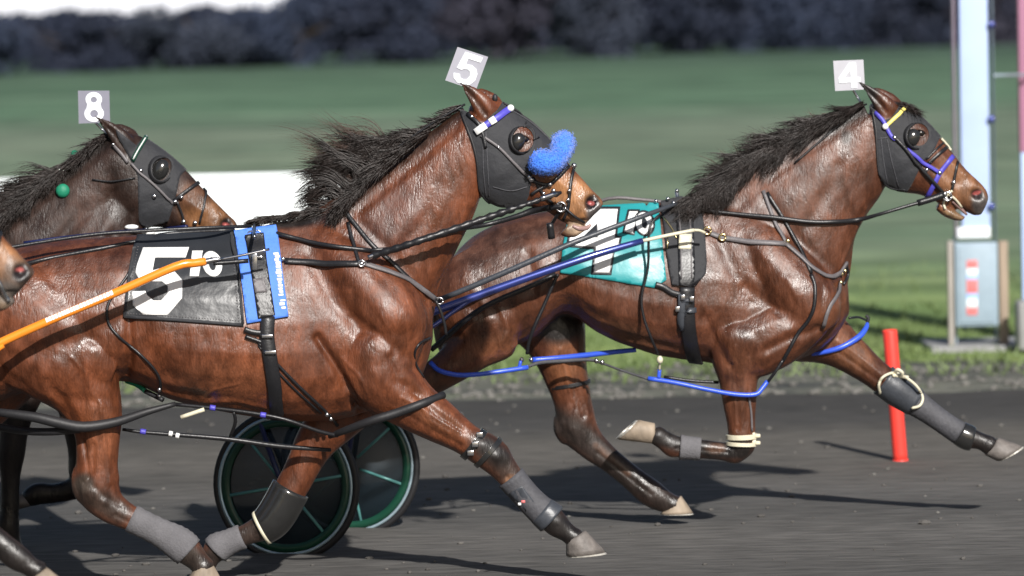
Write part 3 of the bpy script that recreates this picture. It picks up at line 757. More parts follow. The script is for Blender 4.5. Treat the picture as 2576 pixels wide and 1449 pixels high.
spec5 = dict(d=D5, seed=3, base=BAY,
  pairs=[
    [(-195, 770, -160, 900, .09, 0), (-130, 695, -95, 1000, .20, 0), (-30, 650, -10, 1010, .255, .05), (80, 614, 75, 985, .275, .1), (200, 598, 200, 962, .275, .12), (320, 592, 325, 962, .285, .16),
     (425, 590, 430, 1004, .298, .18), (545, 585, 550, 1034, .300, .2), (660, 566, 660, 1052, .285, .24), (760, 545, 770, 1062, .258, .28), (860, 536, 872, 1052, .235, .25), (950, 575, 962, 1020, .212, .15),
     (1030, 645, 1040, 980, .178, .05), (1072, 715, 1078, 905, .125, 0), (1088, 775, 1090, 850, .05, 0)],
    [(720, 560, 1080, 880, .17, 0.2), (800, 520, 1092, 800, .165, 0.2), (880, 474, 1106, 728, .145, .2), (975, 408, 1150, 632, .122, .2), (1080, 330, 1192, 545, .104, .15), (1165, 266, 1218, 470, .092, .1)],
    head_pairs(I5),
    [(1440, 556, 1405, 590, .040, 0), (1466, 566, 1424, 598, .036, 0), (1480, 574, 1446, 598, .026, 0)],
  ],
  chains=[
    # near shoulder, arm and leading foreleg
    [(800, 610, 60, .75, -.06), (880, 690, 88, .75, -.11), (960, 770, 98, .8, -.135), (1010, 830, 82, .85, -.14)],
    [(1015, 815, 66, .9, -.15), (960, 890, 96, .75, -.15), (930, 960, 92, .72, -.15)],
    [(940, 925, 100, .8, NEARF), (985, 972, 86, .85, NEARF), (1045, 1024, 66, .9, NEARF), (1100, 1058, 56, .95, NEARF), (1150, 1090, 45, 1, NEARF), (1186, 1114, 42, 1.0, NEARF), (1215, 1130, 45, .95, NEARF), (1245, 1152, 43, .9, NEARF), (1272, 1185, 34, .85, NEARF),
     (1312, 1234, 29, .8, NEARF), (1350, 1274, 30, .8, NEARF), (1384, 1303, 34, .85, NEARF), (1404, 1322, 32, .9, NEARF), (1428, 1340, 24, 1, NEARF), (1448, 1355, 26, 1, NEARF)],
    # far folded foreleg
    [(900, 985, 80, .8, FARF), (835, 1060, 66, .85, FARF), (790, 1118, 52, .9, FARF), (762, 1172, 44, 1, FARF), (732, 1228, 42, 1, FARF), (698, 1290, 42, 1, FARF), (668, 1322, 38, 1, FARF), (625, 1343, 29, .85, FARF), (580, 1362, 28, .85, FARF), (545, 1380, 34, .9, FARF), (528, 1405, 25, .9, FARF), (520, 1425, 22, .9, FARF)],
    # near hind leg under the belly
    [(20, 760, 140, .62, -.12), (120, 850, 160, .6, -.14), (215, 905, 108, .7, -.16), (262, 925, 62, .8, -.18)],
    [(150, 900, 130, .7, NEARH), (218, 985, 92, .75, NEARH), (240, 1050, 70, .8, NEARH), (245, 1105, 57, .85, NEARH), (243, 1165, 54, .8, NEARH), (244, 1210, 56, .75, NEARH), (252, 1246, 54, .75, NEARH), (284, 1280, 40, .8, NEARH),
     (330, 1304, 32, .85, NEARH), (395, 1336, 31, .85, NEARH), (442, 1362, 38, .85, NEARH), (470, 1384, 38, .9, NEARH), (498, 1412, 28, .95, NEARH), (514, 1432, 30, .95, NEARH)],
    [(192, 1180, 10, .8, NEARH), (194, 1214, 17, .8, NEARH), (206, 1240, 24, .8, NEARH), (240, 1266, 26, .8, NEARH)],
    # far hind leg stretched back
    [(40, 830, 130, .6, FARH), (-20, 950, 110, .65, FARH), (-90, 1060, 66, .8, FARH), (-175, 1130, 52, .8, FARH), (-240, 1160, 46, .8, FARH), (-330, 1225, 30, .85, FARH), (-420, 1290, 36, .85, FARH), (-450, 1340, 26, .9, FARH), (-470, 1370, 28, .9, FARH)],
    # near and far ear
    [(1228, 290, 30, .7, -.055), (1212, 262, 27, .65, -.065), (1188, 236, 19, .6, -.07), (1164, 215, 9, .6, -.075), (1148, 202, 3, .7, -.078)],
    [(1244, 282, 28, .7, .05), (1236, 256, 24, .65, .06), (1216, 236, 15, .6, .065), (1200, 224, 5, .6, .07)],
  ],
  relief=[
    # neck: jugular groove, crest line, muscle bands
    ('g', ([(1195, 540), (1150, 640), (1095, 740)], 16), -9), ('b', (1165, 560, 26, 90, -62 + 90), 7), ('g', ([(1165, 300), (1060, 400), (960, 480), (870, 560)], 14), -5), ('b', (1010, 560, 130, 40, -38), 8),
    ('g', ([(1110, 470), (1040, 590), (960, 690)], 20), -5), ('g', ([(905, 560), (990, 640), (1080, 760)], 16), -7),
    # shoulder blade, point of shoulder, triceps, elbow
    ('b', (900, 700, 150, 44, 48), 13), ('g', ([(780, 640), (840, 760), (900, 830)], 20), -9), ('b', (1000, 800, 70, 60, 0), 12), ('b', (915, 880, 90, 60, 40), 13), ('g', ([(800, 850), (850, 930), (905, 1040)], 10), -25),
    ('g', ([(890, 800), (960, 850), (1020, 900)], 14), -8), ('b', (1020, 930, 44, 40, 0), 9), ('g', ([(985, 900), (1000, 960), (1075, 1000)], 11), -9), ('g', ([(1075, 760), (1040, 860), (1040, 930)], 12), -7),
    # barrel and flank
    ('b', (560, 900, 200, 90, 5), 6), ('g', ([(330, 720), (350, 840), (420, 940)], 30), -10), ('g', ([(425, 985), (560, 1000), (680, 1000)], 14), -5),
    ('g', ([(520, 850), (512, 960)], 12), -3), ('g', ([(570, 850), (566, 970)], 12), -3), ('g', ([(620, 850), (618, 970)], 12), -3), ('g', ([(470, 850), (460, 950)], 12), -3),
    # hip, thigh, stifle, gaskin
    ('b', (110, 800, 150, 60, 20), 9), ('g', ([(30, 900), (130, 870), (230, 850), (300, 800)], 22), -9), ('b', (260, 895, 50, 60, 0), 12), ('g', ([(160, 1000), (230, 1010), (300, 1000)], 16), -6), ('g', ([(120, 960), (180, 1050), (215, 1130)], 12), -9), ('b', (262, 1030, 34, 60, 0), 7),
    ('g', ([(322, 800), (326, 900), (316, 965)], 11), -18),
    ('g', ([(210, 1215), (232, 1190), (236, 1120)], 7), -7), ('b', (225, 1240, 22, 18, 30), 6), ('g', ([(240, 1225), (262, 1250), (300, 1270)], 7), -5),
    # forearm
    ('g', ([(1040, 990), (1100, 1040), (1165, 1085)], 8), -7), ('b', (1110, 1040, 50, 16, 35), 6), ('g', ([(1020, 1040), (1090, 1085), (1160, 1120)], 7), -5), ('b', (1215, 1118, 18, 18, 0), 5), ('b', (1248, 1150, 15, 15, 0), 5),
    # veins and tendons
    ('g', ([(1010, 1000), (1060, 1026), (1110, 1062), (1160, 1088)], 4), 4), ('g', ([(1060, 1026), (1085, 1060), (1130, 1090)], 4), 3.5), ('g', ([(400, 985), (500, 1012), (600, 1010), (690, 1030)], 5), 4), ('g', ([(500, 1012), (540, 980), (600, 965)], 4), 3),
    ('g', ([(250, 1010), (258, 1080), (270, 1150), (275, 1215)], 4.5), 4), ('g', ([(205, 1110), (218, 1160), (222, 1205)], 5), -7), ('g', ([(1275, 1200), (1320, 1256), (1370, 1308)], 5), -5), ('g', ([(290, 1296), (360, 1332), (440, 1376)], 5), -5),
    ('g', ([(960, 790), (985, 840), (980, 890), (1000, 930)], 4.5), 3.5), ('g', ([(860, 900), (900, 940), (930, 1000)], 4.5), 3), ('g', ([(1180, 560), (1140, 640), (1110, 700)], 5), 4), ('g', ([(180, 900), (215, 940), (230, 990), (260, 1020)], 5), 3.5), ('b', (1400, 1312, 16, 14, 0), 5), ('b', (262, 1262, 12, 12, 0), 5),
    # head
    ('g', ([(1255, 470), (1300, 440), (1345, 440)], 12), -5), ('b', (1255, 450, 52, 56, 0), 8), ('g', ([(1335, 400), (1380, 440), (1430, 475)], 9), 5), ('g', ([(1350, 455), (1400, 490)], 14), -6), ('b', (1313, 352, 30, 26, 35), 6), ('b', (1314, 353, 15, 12, 35), -12),
    ('b', (1491, 509, 25, 25, 0), 8), ('b', (1488, 509, 16, 20, 25), -30), ('g', ([(1425, 560), (1455, 556), (1492, 556)], 5), -7),
    ('g', ([(1222, 288), (1196, 252), (1160, 216)], 8), -10, 'near'),
  ],
  marks=[
    ('e', (330, 610, 480, 90, 0), BAY_D, .75), ('e', (730, 548, 130, 34, -4), BLK, .95), ('s', ([(1160, 270), (1050, 355), (930, 450), (840, 530)], 34), (.03, .015, .01), .9),
    ('e', (985, 560, 150, 80, -50), (.07, .026, .017), .7), ('e', (560, 960, 160, 70, 0), (.135, .045, .019), .6), ('e', (1100, 1050, 120, 40, 35), (.17, .058, .024), .6), ('e', (250, 1090, 60, 110, 0), (.16, .052, .021), .6),
    ('e', (1445, 500, 95, 62, 38), TAN, .95), ('e', (1330, 420, 60, 50, 30), (.16, .06, .025), .5), ('e', (1460, 575, 50, 26, 0), (.30, .21, .14), .9), ('e', (1496, 535, 24, 30, 10), (.12, .10, .09), .95),
    ('e', (1494, 528, 22, 30, 10), (.06, .05, .048), .9), ('e', (1488, 509, 20, 24, 25), (.012, .008, .008), 1), ('e', (1487, 511, 10, 6, 10), PINK, 1, 'near'), ('e', (1311, 352, 34, 30, 20), (.075, .026, .014), .6),
    ('s', ([(1215, 1120), (1260, 1160), (1320, 1240), (1390, 1308), (1450, 1352)], 40), (.045, .026, .019), .95, 'near'), ('s', ([(1225, 1125), (1262, 1150)], 30), BLK, .9, 'near'), ('s', ([(1370, 1300), (1460, 1360)], 40), BLK, 1, 'near'), ('e', (1290, 1215, 26, 22, 45), (.20, .10, .055), .8, 'near'),
    ('s', ([(690, 1300), (640, 1335), (520, 1420)], 44), (.03, .02, .016), .95, 'far'),
    ('s', ([(200, 1232), (250, 1262), (300, 1290)], 36), (.05, .03, .022), .95, 'near'), ('e', (212, 1215, 30, 30, 0), (.06, .045, .035), .8, 'near'), ('s', ([(440, 1370), (520, 1440)], 44), (.03, .022, .018), .95, 'near'),
    ('s', ([(1175, 236), (1148, 202)], 22), BLK, .95), ('s', ([(1224, 292), (1198, 256), (1164, 218)], 9), (.05, .02, .012), .8, 'near'),
    ('e', (40, 1090, 70, 40, 0), (.24, .09, .04), .5),
  ],
  calm=[(1350, 420, 170, 130, 38)])
r5 = empty("racehorse", P(560, 1470, D5))
tag(r5, "bay pacer with a blue fleece noseband and black number five saddle cloth", "horse", "pacers racing past the post")
h5 = make_body(r5, spec5, M['coat'])
hoof(r5, D5 + NEARF, ((1424, 1362), (1477, 1338)), ((1424, 1398), (1524, 1388)), .062, 'hoof_grey')
hoof(r5, D5 + FARF, ((542, 1432), (505, 1428)), ((520, 1452), (470, 1446)), .055, 'hoof_grey')
hoof(r5, D5 + NEARH, ((488, 1430), (536, 1420)), ((468, 1462), (558, 1458)), .060, 'hoof')
hoof(r5, D5 + FARH, ((-490, 1360), (-450, 1385)), ((-530, 1400), (-470, 1430)), .058, 'hoof_grey')
# ------------------------------------------------------------------ horse 4 (leading, farther lane)
D4 = 19.8
BAY4 = (0.088, 0.029, 0.0130)
spec4 = dict(d=D4, seed=11, base=BAY4,
  pairs=[
    [(1088, 800, 1096, 862, .07, 0), (1112, 700, 1116, 900, .17, 0), (1160, 620, 1165, 905, .235, .05), (1245, 562, 1240, 890, .265, .1), (1340, 536, 1340, 850, .272, .12), (1430, 524, 1420, 790, .270, .16),
     (1510, 518, 1500, 836, .285, .18), (1590, 514, 1590, 874, .29, .2), (1680, 505, 1680, 900, .28, .24), (1760, 484, 1765, 910, .255, .28), (1850, 480, 1860, 925, .235, .25), (1950, 500, 1960, 920, .215, .15),
     (2040, 560, 2050, 885, .185, .05), (2100, 640, 2104, 840, .135, 0), (2132, 700, 2136, 790, .06, 0)],
    [(1740, 492, 2112, 800, .17, .2), (1830, 425, 2138, 700, .150, .2), (1930, 370, 2152, 605, .128, .2), (2030, 322, 2178, 548, .110, .15), (2110, 288, 2212, 500, .098, .12), (2172, 258, 2235, 455, .088, .1)],
    [(2186, 262, 2200, 410, .082, .05), (2222, 248, 2215, 442, .094, .05), (2274, 262, 2236, 470, .100, .1), (2322, 298, 2270, 484, .096, .15), (2360, 338, 2312, 490, .084, .15), (2400, 388, 2348, 505, .070, .1),
     (2430, 425, 2376, 516, .060, .05), (2456, 450, 2402, 524, .056, 0), (2474, 468, 2426, 533, .056, 0), (2484, 483, 2448, 543, .052, 0), (2487, 500, 2468, 542, .036, 0)],
    [(2366, 505, 2352, 526, .045, 0), (2390, 522, 2374, 543, .042, 0), (2414, 537, 2400, 554, .036, 0), (2432, 545, 2420, 557, .024, 0)],
  ],
  chains=[
    [(1850, 560, 56, .75, -.06), (1930, 650, 84, .75, -.11), (2010, 740, 92, .8, -.135), (2050, 800, 78, .85, -.14)],
    # near folded foreleg
    [(2040, 790, 64, .9, -.15), (1950, 840, 86, .75, -.15), (1870, 880, 82, .72, -.15)],
    [(1870, 850, 98, .75, NEARF), (1856, 912, 68, .85, NEARF), (1858, 962, 50, .9, NEARF), (1861, 1010, 43, 1, NEARF), (1864, 1055, 37, 1, NEARF), (1866, 1095, 35, 1, NEARF), (1864, 1124, 34, .95, NEARF), (1848, 1140, 28, .9, NEARF), (1818, 1136, 24, .85, NEARF),
     (1770, 1130, 24, .85, NEARF), (1722, 1126, 26, .85, NEARF), (1692, 1122, 30, .85, NEARF), (1668, 1106, 25, .95, NEARF), (1650, 1094, 25, 1, NEARF)],
    # far reaching foreleg
    [(2010, 820, 90, .75, FARF), (2080, 850, 70, .8, FARF), (2130, 884, 52, .9, FARF), (2178, 922, 42, 1, FARF), (2222, 956, 36, 1, FARF), (2256, 980, 37, .95, FARF), (2290, 1004, 33, .9, FARF), (2330, 1032, 27, .85, FARF), (2372, 1062, 25, .85, FARF), (2408, 1086, 26, .85, FARF), (2436, 1101, 28, .85, FARF), (2468, 1110, 22, .95, FARF), (2492, 1122, 25, 1, FARF)],
    # near hind leg pushed back
    [(1170, 690, 110, .62, -.1), (1225, 780, 118, .62, -.14), (1255, 850, 70, .7, -.16), (1270, 868, 44, .75, -.17)],
    [(1235, 830, 84, .7, NEARH), (1180, 880, 62, .8, NEARH), (1125, 928, 46, .85, NEARH), (1070, 962, 42, .85, NEARH), (1030, 985, 44, .75, NEARH), (1000, 998, 40, .8, NEARH), (960, 1005, 28, .85, NEARH), (905, 1020, 26, .85, NEARH), (870, 1030, 30, .85, NEARH), (850, 1045, 24, .95, NEARH)],
    [(1030, 965, 18, .8, NEARH), (1012, 972, 22, .9, NEARH)],
    # far hind leg under the belly
    [(1330, 760, 100, .6, FARH), (1390, 830, 88, .7, FARH), (1412, 900, 66, .8, FARH), (1428, 960, 54, .85, FARH), (1440, 1010, 48, .85, FARH), (1448, 1050, 50, .8, FARH), (1458, 1086, 50, .75, FARH), (1488, 1120, 40, .8, FARH), (1532, 1156, 32, .85, FARH), (1586, 1198, 30, .85, FARH), (1628, 1232, 36, .85, FARH), (1656, 1252, 33, .9, FARH), (1684, 1266, 26, .95, FARH), (1700, 1272, 26, .95, FARH)],
    [(1405, 1050, 14, .8, FARH), (1412, 1075, 22, .9, FARH), (1432, 1098, 28, .9, FARH)],
    [(2236, 282, 28, .7, -.05), (2218, 258, 25, .65, -.06), (2196, 236, 17, .6, -.065), (2174, 217, 8, .6, -.07), (2161, 206, 3, .7, -.072)],
    [(2250, 274, 26, .7, .05), (2232, 250, 21, .65, .06), (2208, 230, 12, .6, .065), (2194, 220, 4, .6, .07)],
  ],
  relief=[
    ('g', ([(2200, 520), (2165, 610), (2125, 690)], 14), -8), ('b', (2165, 530, 26, 80, 25), 6), ('g', ([(2165, 290), (2080, 350), (1960, 430), (1860, 520)], 13), -4), ('b', (2020, 480, 120, 40, -36), 7), ('g', ([(2110, 420), (2060, 520), (1990, 620)], 18), -5),
    ('g', ([(1930, 500), (2000, 590), (2080, 690)], 15), -7), ('b', (1930, 650, 140, 42, 48), 12), ('g', ([(1800, 580), (1850, 690), (1890, 760)], 18), -8), ('b', (2000, 740, 70, 60, 0), 10), ('b', (1890, 830, 84, 56, 30), 12),
    ('g', ([(1775, 800), (1800, 860), (1830, 920)], 12), -10), ('g', ([(1880, 720), (1950, 780), (2010, 820)], 14), -7), ('g', ([(1930, 880), (1990, 850), (2060, 830)], 12), -12), ('g', ([(2070, 720), (2060, 820)], 12), -6),
    ('b', (1600, 800, 160, 70, 8), 6), ('g', ([(1400, 620), (1400, 720), (1440, 790)], 26), -9), ('g', ([(1480, 780), (1560, 840), (1680, 870)], 12), -4), ('g', ([(1580, 720), (1572, 820)], 11), -3), ('g', ([(1630, 740), (1626, 850)], 11), -3), ('g', ([(1530, 720), (1520, 800)], 11), -3),
    ('b', (1220, 700, 90, 70, 50), 9), ('g', ([(1330, 640), (1345, 760), (1300, 880)], 14), -10), ('g', ([(1150, 760), (1220, 790), (1290, 770)], 18), -7), ('g', ([(1210, 720), (1250, 800), (1240, 870)], 16), -6), ('b', (1270, 850, 36, 44, 0), 9),
    ('g', ([(1840, 920), (1852, 1000), (1856, 1080)], 7), -6), ('b', (1880, 960, 18, 50, 0), 5), ('g', ([(1885, 940), (1882, 1060)], 5), -4), ('g', ([(1432, 900), (1448, 980), (1470, 1050)], 8), -7), ('g', ([(1420, 1060), (1442, 1030), (1440, 980)], 7), -6), ('b', (1440, 1084, 18, 14, 30), 5),
    ('g', ([(2100, 880), (2170, 930), (2240, 980)], 7), -6),
    ('g', ([(1850, 870), (1842, 930), (1850, 1000), (1852, 1070)], 4), 4), ('g', ([(1885, 900), (1890, 980), (1884, 1060)], 4), 3), ('g', ([(1560, 856), (1640, 872), (1720, 890)], 4.5), 4), ('g', ([(2110, 860), (2160, 895), (2220, 945)], 4), 4), ('g', ([(1410, 880), (1425, 950), (1440, 1010)], 4), 4),
    ('g', ([(1505, 1145), (1580, 1205), (1640, 1250)], 5), -5), ('g', ([(1830, 1138), (1760, 1132), (1700, 1128)], 4), -4), ('g', ([(1980, 700), (2010, 760), (1990, 830)], 5), 3), ('g', ([(2180, 520), (2150, 590), (2120, 660)], 5), 4), ('g', ([(1260, 780), (1280, 830), (1250, 880)], 5), 4),
    ('b', (2260, 425, 46, 50, 0), 7), ('g', ([(2262, 440), (2304, 412), (2350, 415)], 10), -5), ('g', ([(2345, 370), (2390, 410), (2430, 440)], 8), 5), ('g', ([(2360, 425), (2408, 460)], 12), -6), ('b', (2311, 337, 27, 24, 35), 6), ('b', (2312, 338, 14, 11, 35), -11),
    ('b', (2462, 484, 22, 20, 20), 7), ('b', (2459, 488, 17, 14, 10), -28), ('g', ([(2400, 512), (2425, 530), (2440, 542)], 5), -9),
    ('g', ([(2230, 282), (2206, 252), (2170, 220)], 8), -10, 'near'),
  ],
  marks=[
    ('e', (1500, 540, 460, 60, -3), (.06, .024, .014), .8), ('e', (1240, 640, 120, 110, 30), (.065, .03, .02), .7), ('s', ([(2180, 262), (2060, 320), (1900, 390), (1760, 480)], 40), BLK, .9),
    ('e', (2040, 480, 130, 80, -40), (.085, .035, .02), .6), ('e', (1560, 850, 170, 50, 12), (.12, .048, .023), .7), ('e', (1420, 900, 60, 80, 0), (.135, .052, .022), .7), ('e', (1860, 960, 60, 100, 0), (.12, .043, .02), .7), ('e', (2140, 890, 80, 60, 30), (.135, .052, .022), .7), ('e', (2100, 800, 60, 90, 0), (.12, .043, .02), .6),
    ('e', (1250, 880, 120, 50, -20), (.17, .065, .03), .5),
    ('e', (2420, 460, 85, 56, 38), (.18, .078, .033), .95), ('e', (2380, 520, 50, 26, 30), (.15, .055, .024), .8), ('e', (2470, 520, 26, 30, 10), (.12, .10, .085), .9), ('e', (2400, 545, 36, 18, 20), (.21, .13, .07), .9),
    ('e', (2464, 512, 24, 26, 10), (.06, .05, .046), .9), ('e', (2459, 489, 20, 16, 10), (.012, .008, .008), 1), ('e', (2457, 485, 12, 5.5, -15), PINK, 1, 'near'), ('e', (2308, 338, 32, 28, 20), (.07, .026, .014), .6),
    ('s', ([(1866, 1130), (1790, 1130), (1650, 1094)], 36), BLK, 1, 'near'), ('e', (1800, 1128, 30, 16, 0), (.10, .05, .03), .7, 'near'),
    ('s', ([(2270, 990), (2340, 1040), (2500, 1122)], 40), BLK, .95, 'far'),
    ('s', ([(1400, 1060), (1450, 1090), (1500, 1130), (1600, 1210), (1700, 1275)], 46), (.026, .018, .015), .95, 'far'), ('s', ([(1500, 1120), (1580, 1190)], 10), (.10, .05, .03), .6, 'far'),
    ('s', ([(1010, 990), (850, 1045)], 44), BLK, .95, 'near'),
    ('s', ([(2190, 234), (2161, 206)], 22), BLK, .95), ('e', (2128, 345, 16, 22, 0), (.03, .02, .016), .8, 'near'),
    ('e', (1405, 822, 74, 50, 0), (.012, .009, .008), .95, 'far'),  # shadow of belly and near leg painted black on the far thigh
  ],
  calm=[(2330, 400, 160, 120, 38)])
r4 = empty("racehorse", P(1600, 1340, D4))
tag(r4, "leading bay pacer with a teal saddle cloth and blue leg hobbles", "horse", "pacers racing past the post")
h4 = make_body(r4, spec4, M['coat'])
hoof(r4, D4 + NEARF, ((1644, 1064), (1640, 1116)), ((1606, 1056), (1556, 1106)), .056, 'hoof')
hoof(r4, D4 + FARF, ((2480, 1146), (2516, 1102)), ((2508, 1160), (2572, 1122)), .060, 'hoof_grey')
hoof(r4, D4 + NEARH, ((840, 1050), (866, 1052)), ((820, 1070), (850, 1082)), .052, 'hoof_grey')
hoof(r4, D4 + FARH, ((1678, 1276), (1716, 1250)), ((1660, 1292), (1744, 1290)), .058, 'hoof')

# ------------------------------------------------------------------ horse 8 (dark, behind) and the horse whose nose comes in at the left
D8, DN = 19.6, 15.9
def I8(x, y): return (235 + (x - 1145) * .973, 290 + (y - 200) * .885)
def IN(x, y): return (54 + (x - 1488) * 1.16, 682 + (y - 509) * 1.14)
def mapped(f, rows, s):
    return [(*f(a, b), *f(c, e), w, g_) for a, b, c, e, w, g_ in rows]
def mapc(f, rows, s): return [(*f(x, y), r * s, w, dy) for x, y, r, w, dy in rows]
def mapr(f, L, s):
    out = []
    for ft in L:
        k, a, amt = ft[0], ft[1], ft[2]
        if k == 'g': a = ([f(*p) for p in a[0]], a[1] * s)
        else: a = (*f(a[0], a[1]), a[2] * s, a[3] * s, a[4])
        out.append((k, a, amt) + tuple(ft[3:]))
    return out
def mapm(f, L, s):
    out = []
    for m_ in L:
        k, a = m_[0], m_[1]
        a = ([f(*p) for p in a[0]], a[1] * s) if k == 's' else (*f(a[0], a[1]), a[2] * s, a[3] * s, a[4])
        out.append((k, a) + tuple(m_[2:]))
    return out
DK = (0.030, 0.016, 0.012)
legs8 = [
  [(130, 840, 90, .75, NEARF), (82, 930, 66, .85, NEARF), (48, 1020, 46, 1, NEARF), (34, 1090, 38, 1, NEARF), (28, 1140, 36, 1, NEARF), (26, 1200, 26, .85, NEARF), (24, 1270, 25, .85, NEARF), (20, 1325, 30, .85, NEARF), (30, 1360, 23, .95, NEARF), (36, 1385, 25, 1, NEARF)],
  [(150, 850, 80, .75, FARF), (176, 960, 56, .9, FARF), (196, 1060, 42, 1, FARF), (206, 1130, 36, 1, FARF), (206, 1190, 36, 1, FARF), (190, 1226, 30, .9, FARF), (140, 1240, 25, .85, FARF), (96, 1242, 29, .85, FARF), (70, 1254, 24, .95, FARF)],
  [(-1120, 860, 130, .62, NEARH), (-1060, 960, 80, .75, NEARH), (-1080, 1060, 52, .8, NEARH), (-1090, 1150, 48, .75, NEARH), (-1040, 1220, 34, .85, NEARH), (-980, 1300, 32, .85, NEARH), (-950, 1330, 28, .9, NEARH)],
  [(-1150, 880, 120, .62, FARH), (-1230, 1000, 64, .8, FARH), (-1290, 1090, 48, .8, FARH), (-1370, 1170, 30, .85, FARH), (-1440, 1230, 32, .85, FARH), (-1470, 1260, 26, .9, FARH)]]
skip = lambda L, n: [x for i, x in enumerate(L) if i not in n]
headneck = spec5['pairs']
ears = spec5['chains'][-2:]
spec8 = dict(d=D8, seed=21, base=DK, pairs=[mapped(I8, r_, 1) for r_ in headneck],
  chains=[mapc(I8, spec5['chains'][0], .92), [(310, 470, 60, .6, 0), (292, 520, 84, .6, 0), (250, 600, 110, .7, 0), (190, 700, 130, .75, 0)]] + legs8 + [mapc(I8, e, .92) for e in ears],
  relief=mapr(I8, spec5['relief'], .92),
  marks=[('e', (*I8(1445, 500), 88, 58, 38), (.21, .095, .04), .95), ('e', (*I8(1400, 430), 46, 40, 38), (.10, .045, .024), .8), ('e', (*I8(1150, 470), 70, 90, 0), (.055, .026, .018), .7), ('e', (*I8(1488, 509), 18, 20, 25), (.012, .008, .008), 1), ('e', (*I8(1487, 511), 9, 6, 10), PINK, 1, 'near'), ('e', (*I8(1311, 352), 34, 30, 20), (.015, .01, .008), .95),
         ('s', ([I8(1160, 270), I8(1050, 355), I8(930, 450)], 34), BLK, .9), ('s', ([(40, 1000), (28, 1140), (36, 1390)], 60), BLK, .9), ('s', ([(200, 1100), (206, 1200), (70, 1254)], 50), BLK, .95)],
  calm=[(*I8(1350, 420), 160, 120, 38)])
r8 = empty("racehorse", P(0, 1400, D8)); tag(r8, "dark brown pacer with number eight plate, head low behind the near bay", "horse", "pacers racing past the post")
h8 = make_body(r8, spec8, M['coat_dark'], .009)
hoof(r8, D8 + NEARF, ((22, 1392), (60, 1382)), ((14, 1420), (82, 1414)), .058, 'hoof_grey')
hoof(r8, D8 + FARF, ((76, 1274), (58, 1240)), ((40, 1284), (22, 1246)), .056, 'hoof_grey')
specn = dict(d=DN, seed=31, base=BAY, pairs=[mapped(IN, r_, 1) for r_ in headneck],
  chains=[mapc(IN, c_, 1.064) for c_ in (spec5['chains'][0], spec5['chains'][1])] +
  [[(-470, 1000, 90, .8, NEARF), (-330, 1100, 66, .9, NEARF), (-200, 1190, 48, 1, NEARF), (-120, 1250, 46, .95, NEARF), (-40, 1330, 31, .8, NEARF), (40, 1400, 36, .85, NEARF), (75, 1425, 27, .95, NEARF), (98, 1440, 29, 1, NEARF)],
   [(-560, 1060, 84, .75, FARF), (-600, 1200, 56, .9, FARF), (-660, 1330, 44, 1, FARF), (-720, 1400, 32, .85, FARF), (-800, 1440, 34, .85, FARF)],
   [(-1480, 980, 160, .62, NEARH), (-1400, 1120, 90, .75, NEARH), (-1420, 1260, 58, .8, NEARH), (-1400, 1340, 54, .75, NEARH), (-1300, 1420, 36, .85, NEARH), (-1200, 1480, 36, .85, NEARH)],
   [(-1560, 1020, 130, .62, FARH), (-1650, 1180, 66, .8, FARH), (-1740, 1270, 50, .8, FARH), (-1850, 1360, 32, .85, FARH), (-1900, 1420, 30, .85, FARH)]] + [mapc(IN, e, 1.064) for e in ears],
  relief=mapr(IN, spec5['relief'], 1.064), marks=mapm(IN, [m_ for m_ in spec5['marks'] if m_[1][0] is not None and (m_[0] == 'e' and m_[1][0] > 1200 and m_[1][1] < 620 or m_[0] == 's' and m_[1][0][0][1] < 300)], 1.064) + [('s', ([(-130, 1240), (0, 1370), (100, 1440)], 60), BLK, .95), ('e', (48, 700, 62, 64, 0), (.105, .062, .040), .8), ('e', (30, 740, 60, 34, 30), (.10, .085, .075), .8), ('e', (53, 688, 28, 30, 10), (.012, .008, .008), 1), ('e', (50, 678, 12, 6, 0), PINK, 1, 'near')],
  calm=[(*IN(1350, 420), 180, 140, 38)])
rn = empty("racehorse", P(-600, 1520, DN)); tag(rn, "pacer of which only the tan muzzle shows at the left edge", "horse", "pacers racing past the post")
hn = make_body(rn, specn, M['coat'], .010)
hoof(rn, DN + NEARF, ((78, 1458), (122, 1430)), ((82, 1488), (168, 1466)), .062, 'hoof')
# ------------------------------------------------------------------ harness helpers
def on(h, mb):
    k = Horse(); k.d, k.root, k.mid = h.d, h.root, h.mid
    k.bvh = BVHTree.FromPolygons([tuple(v) for v in mb.v], [tuple(f) for f in mb.f]); return k
def cloth(h, name, outline, mat, off=.008, thick=.005, step=8, relax=10, holes=(), near=True, parent=None, label=None, lift=None, both=False):
    mb = MB(); drape(mb, h, outline, holes, step, off, thick, near, 0, relax, lift)
    if both: drape(mb, h, outline, holes, step * 1.4, off, thick, not near, 0, relax)
    o = mb.build(name, M[mat], parent or h.root)
    if label: o["label"] = label
    return o, on(h, mb)
def straps(h, name, lines, mat, off=.006, thick=.007, parent=None, far=True):
    mb = MB()
    for pts, w in lines:
        strap(mb, h, pts, w, off, thick)
        if far and len(pts) > 1: strap(mb, h, pts, w, off, thick, near=False)
    return mb.build(name, M[mat], parent or h.root)
def rods(h, name, lines, mat, parent=None, off=None):
    mb = MB()
    for pts, r in lines: rod_on(mb, h, pts, r, off)
    return mb.build(name, M[mat], parent or h.root)
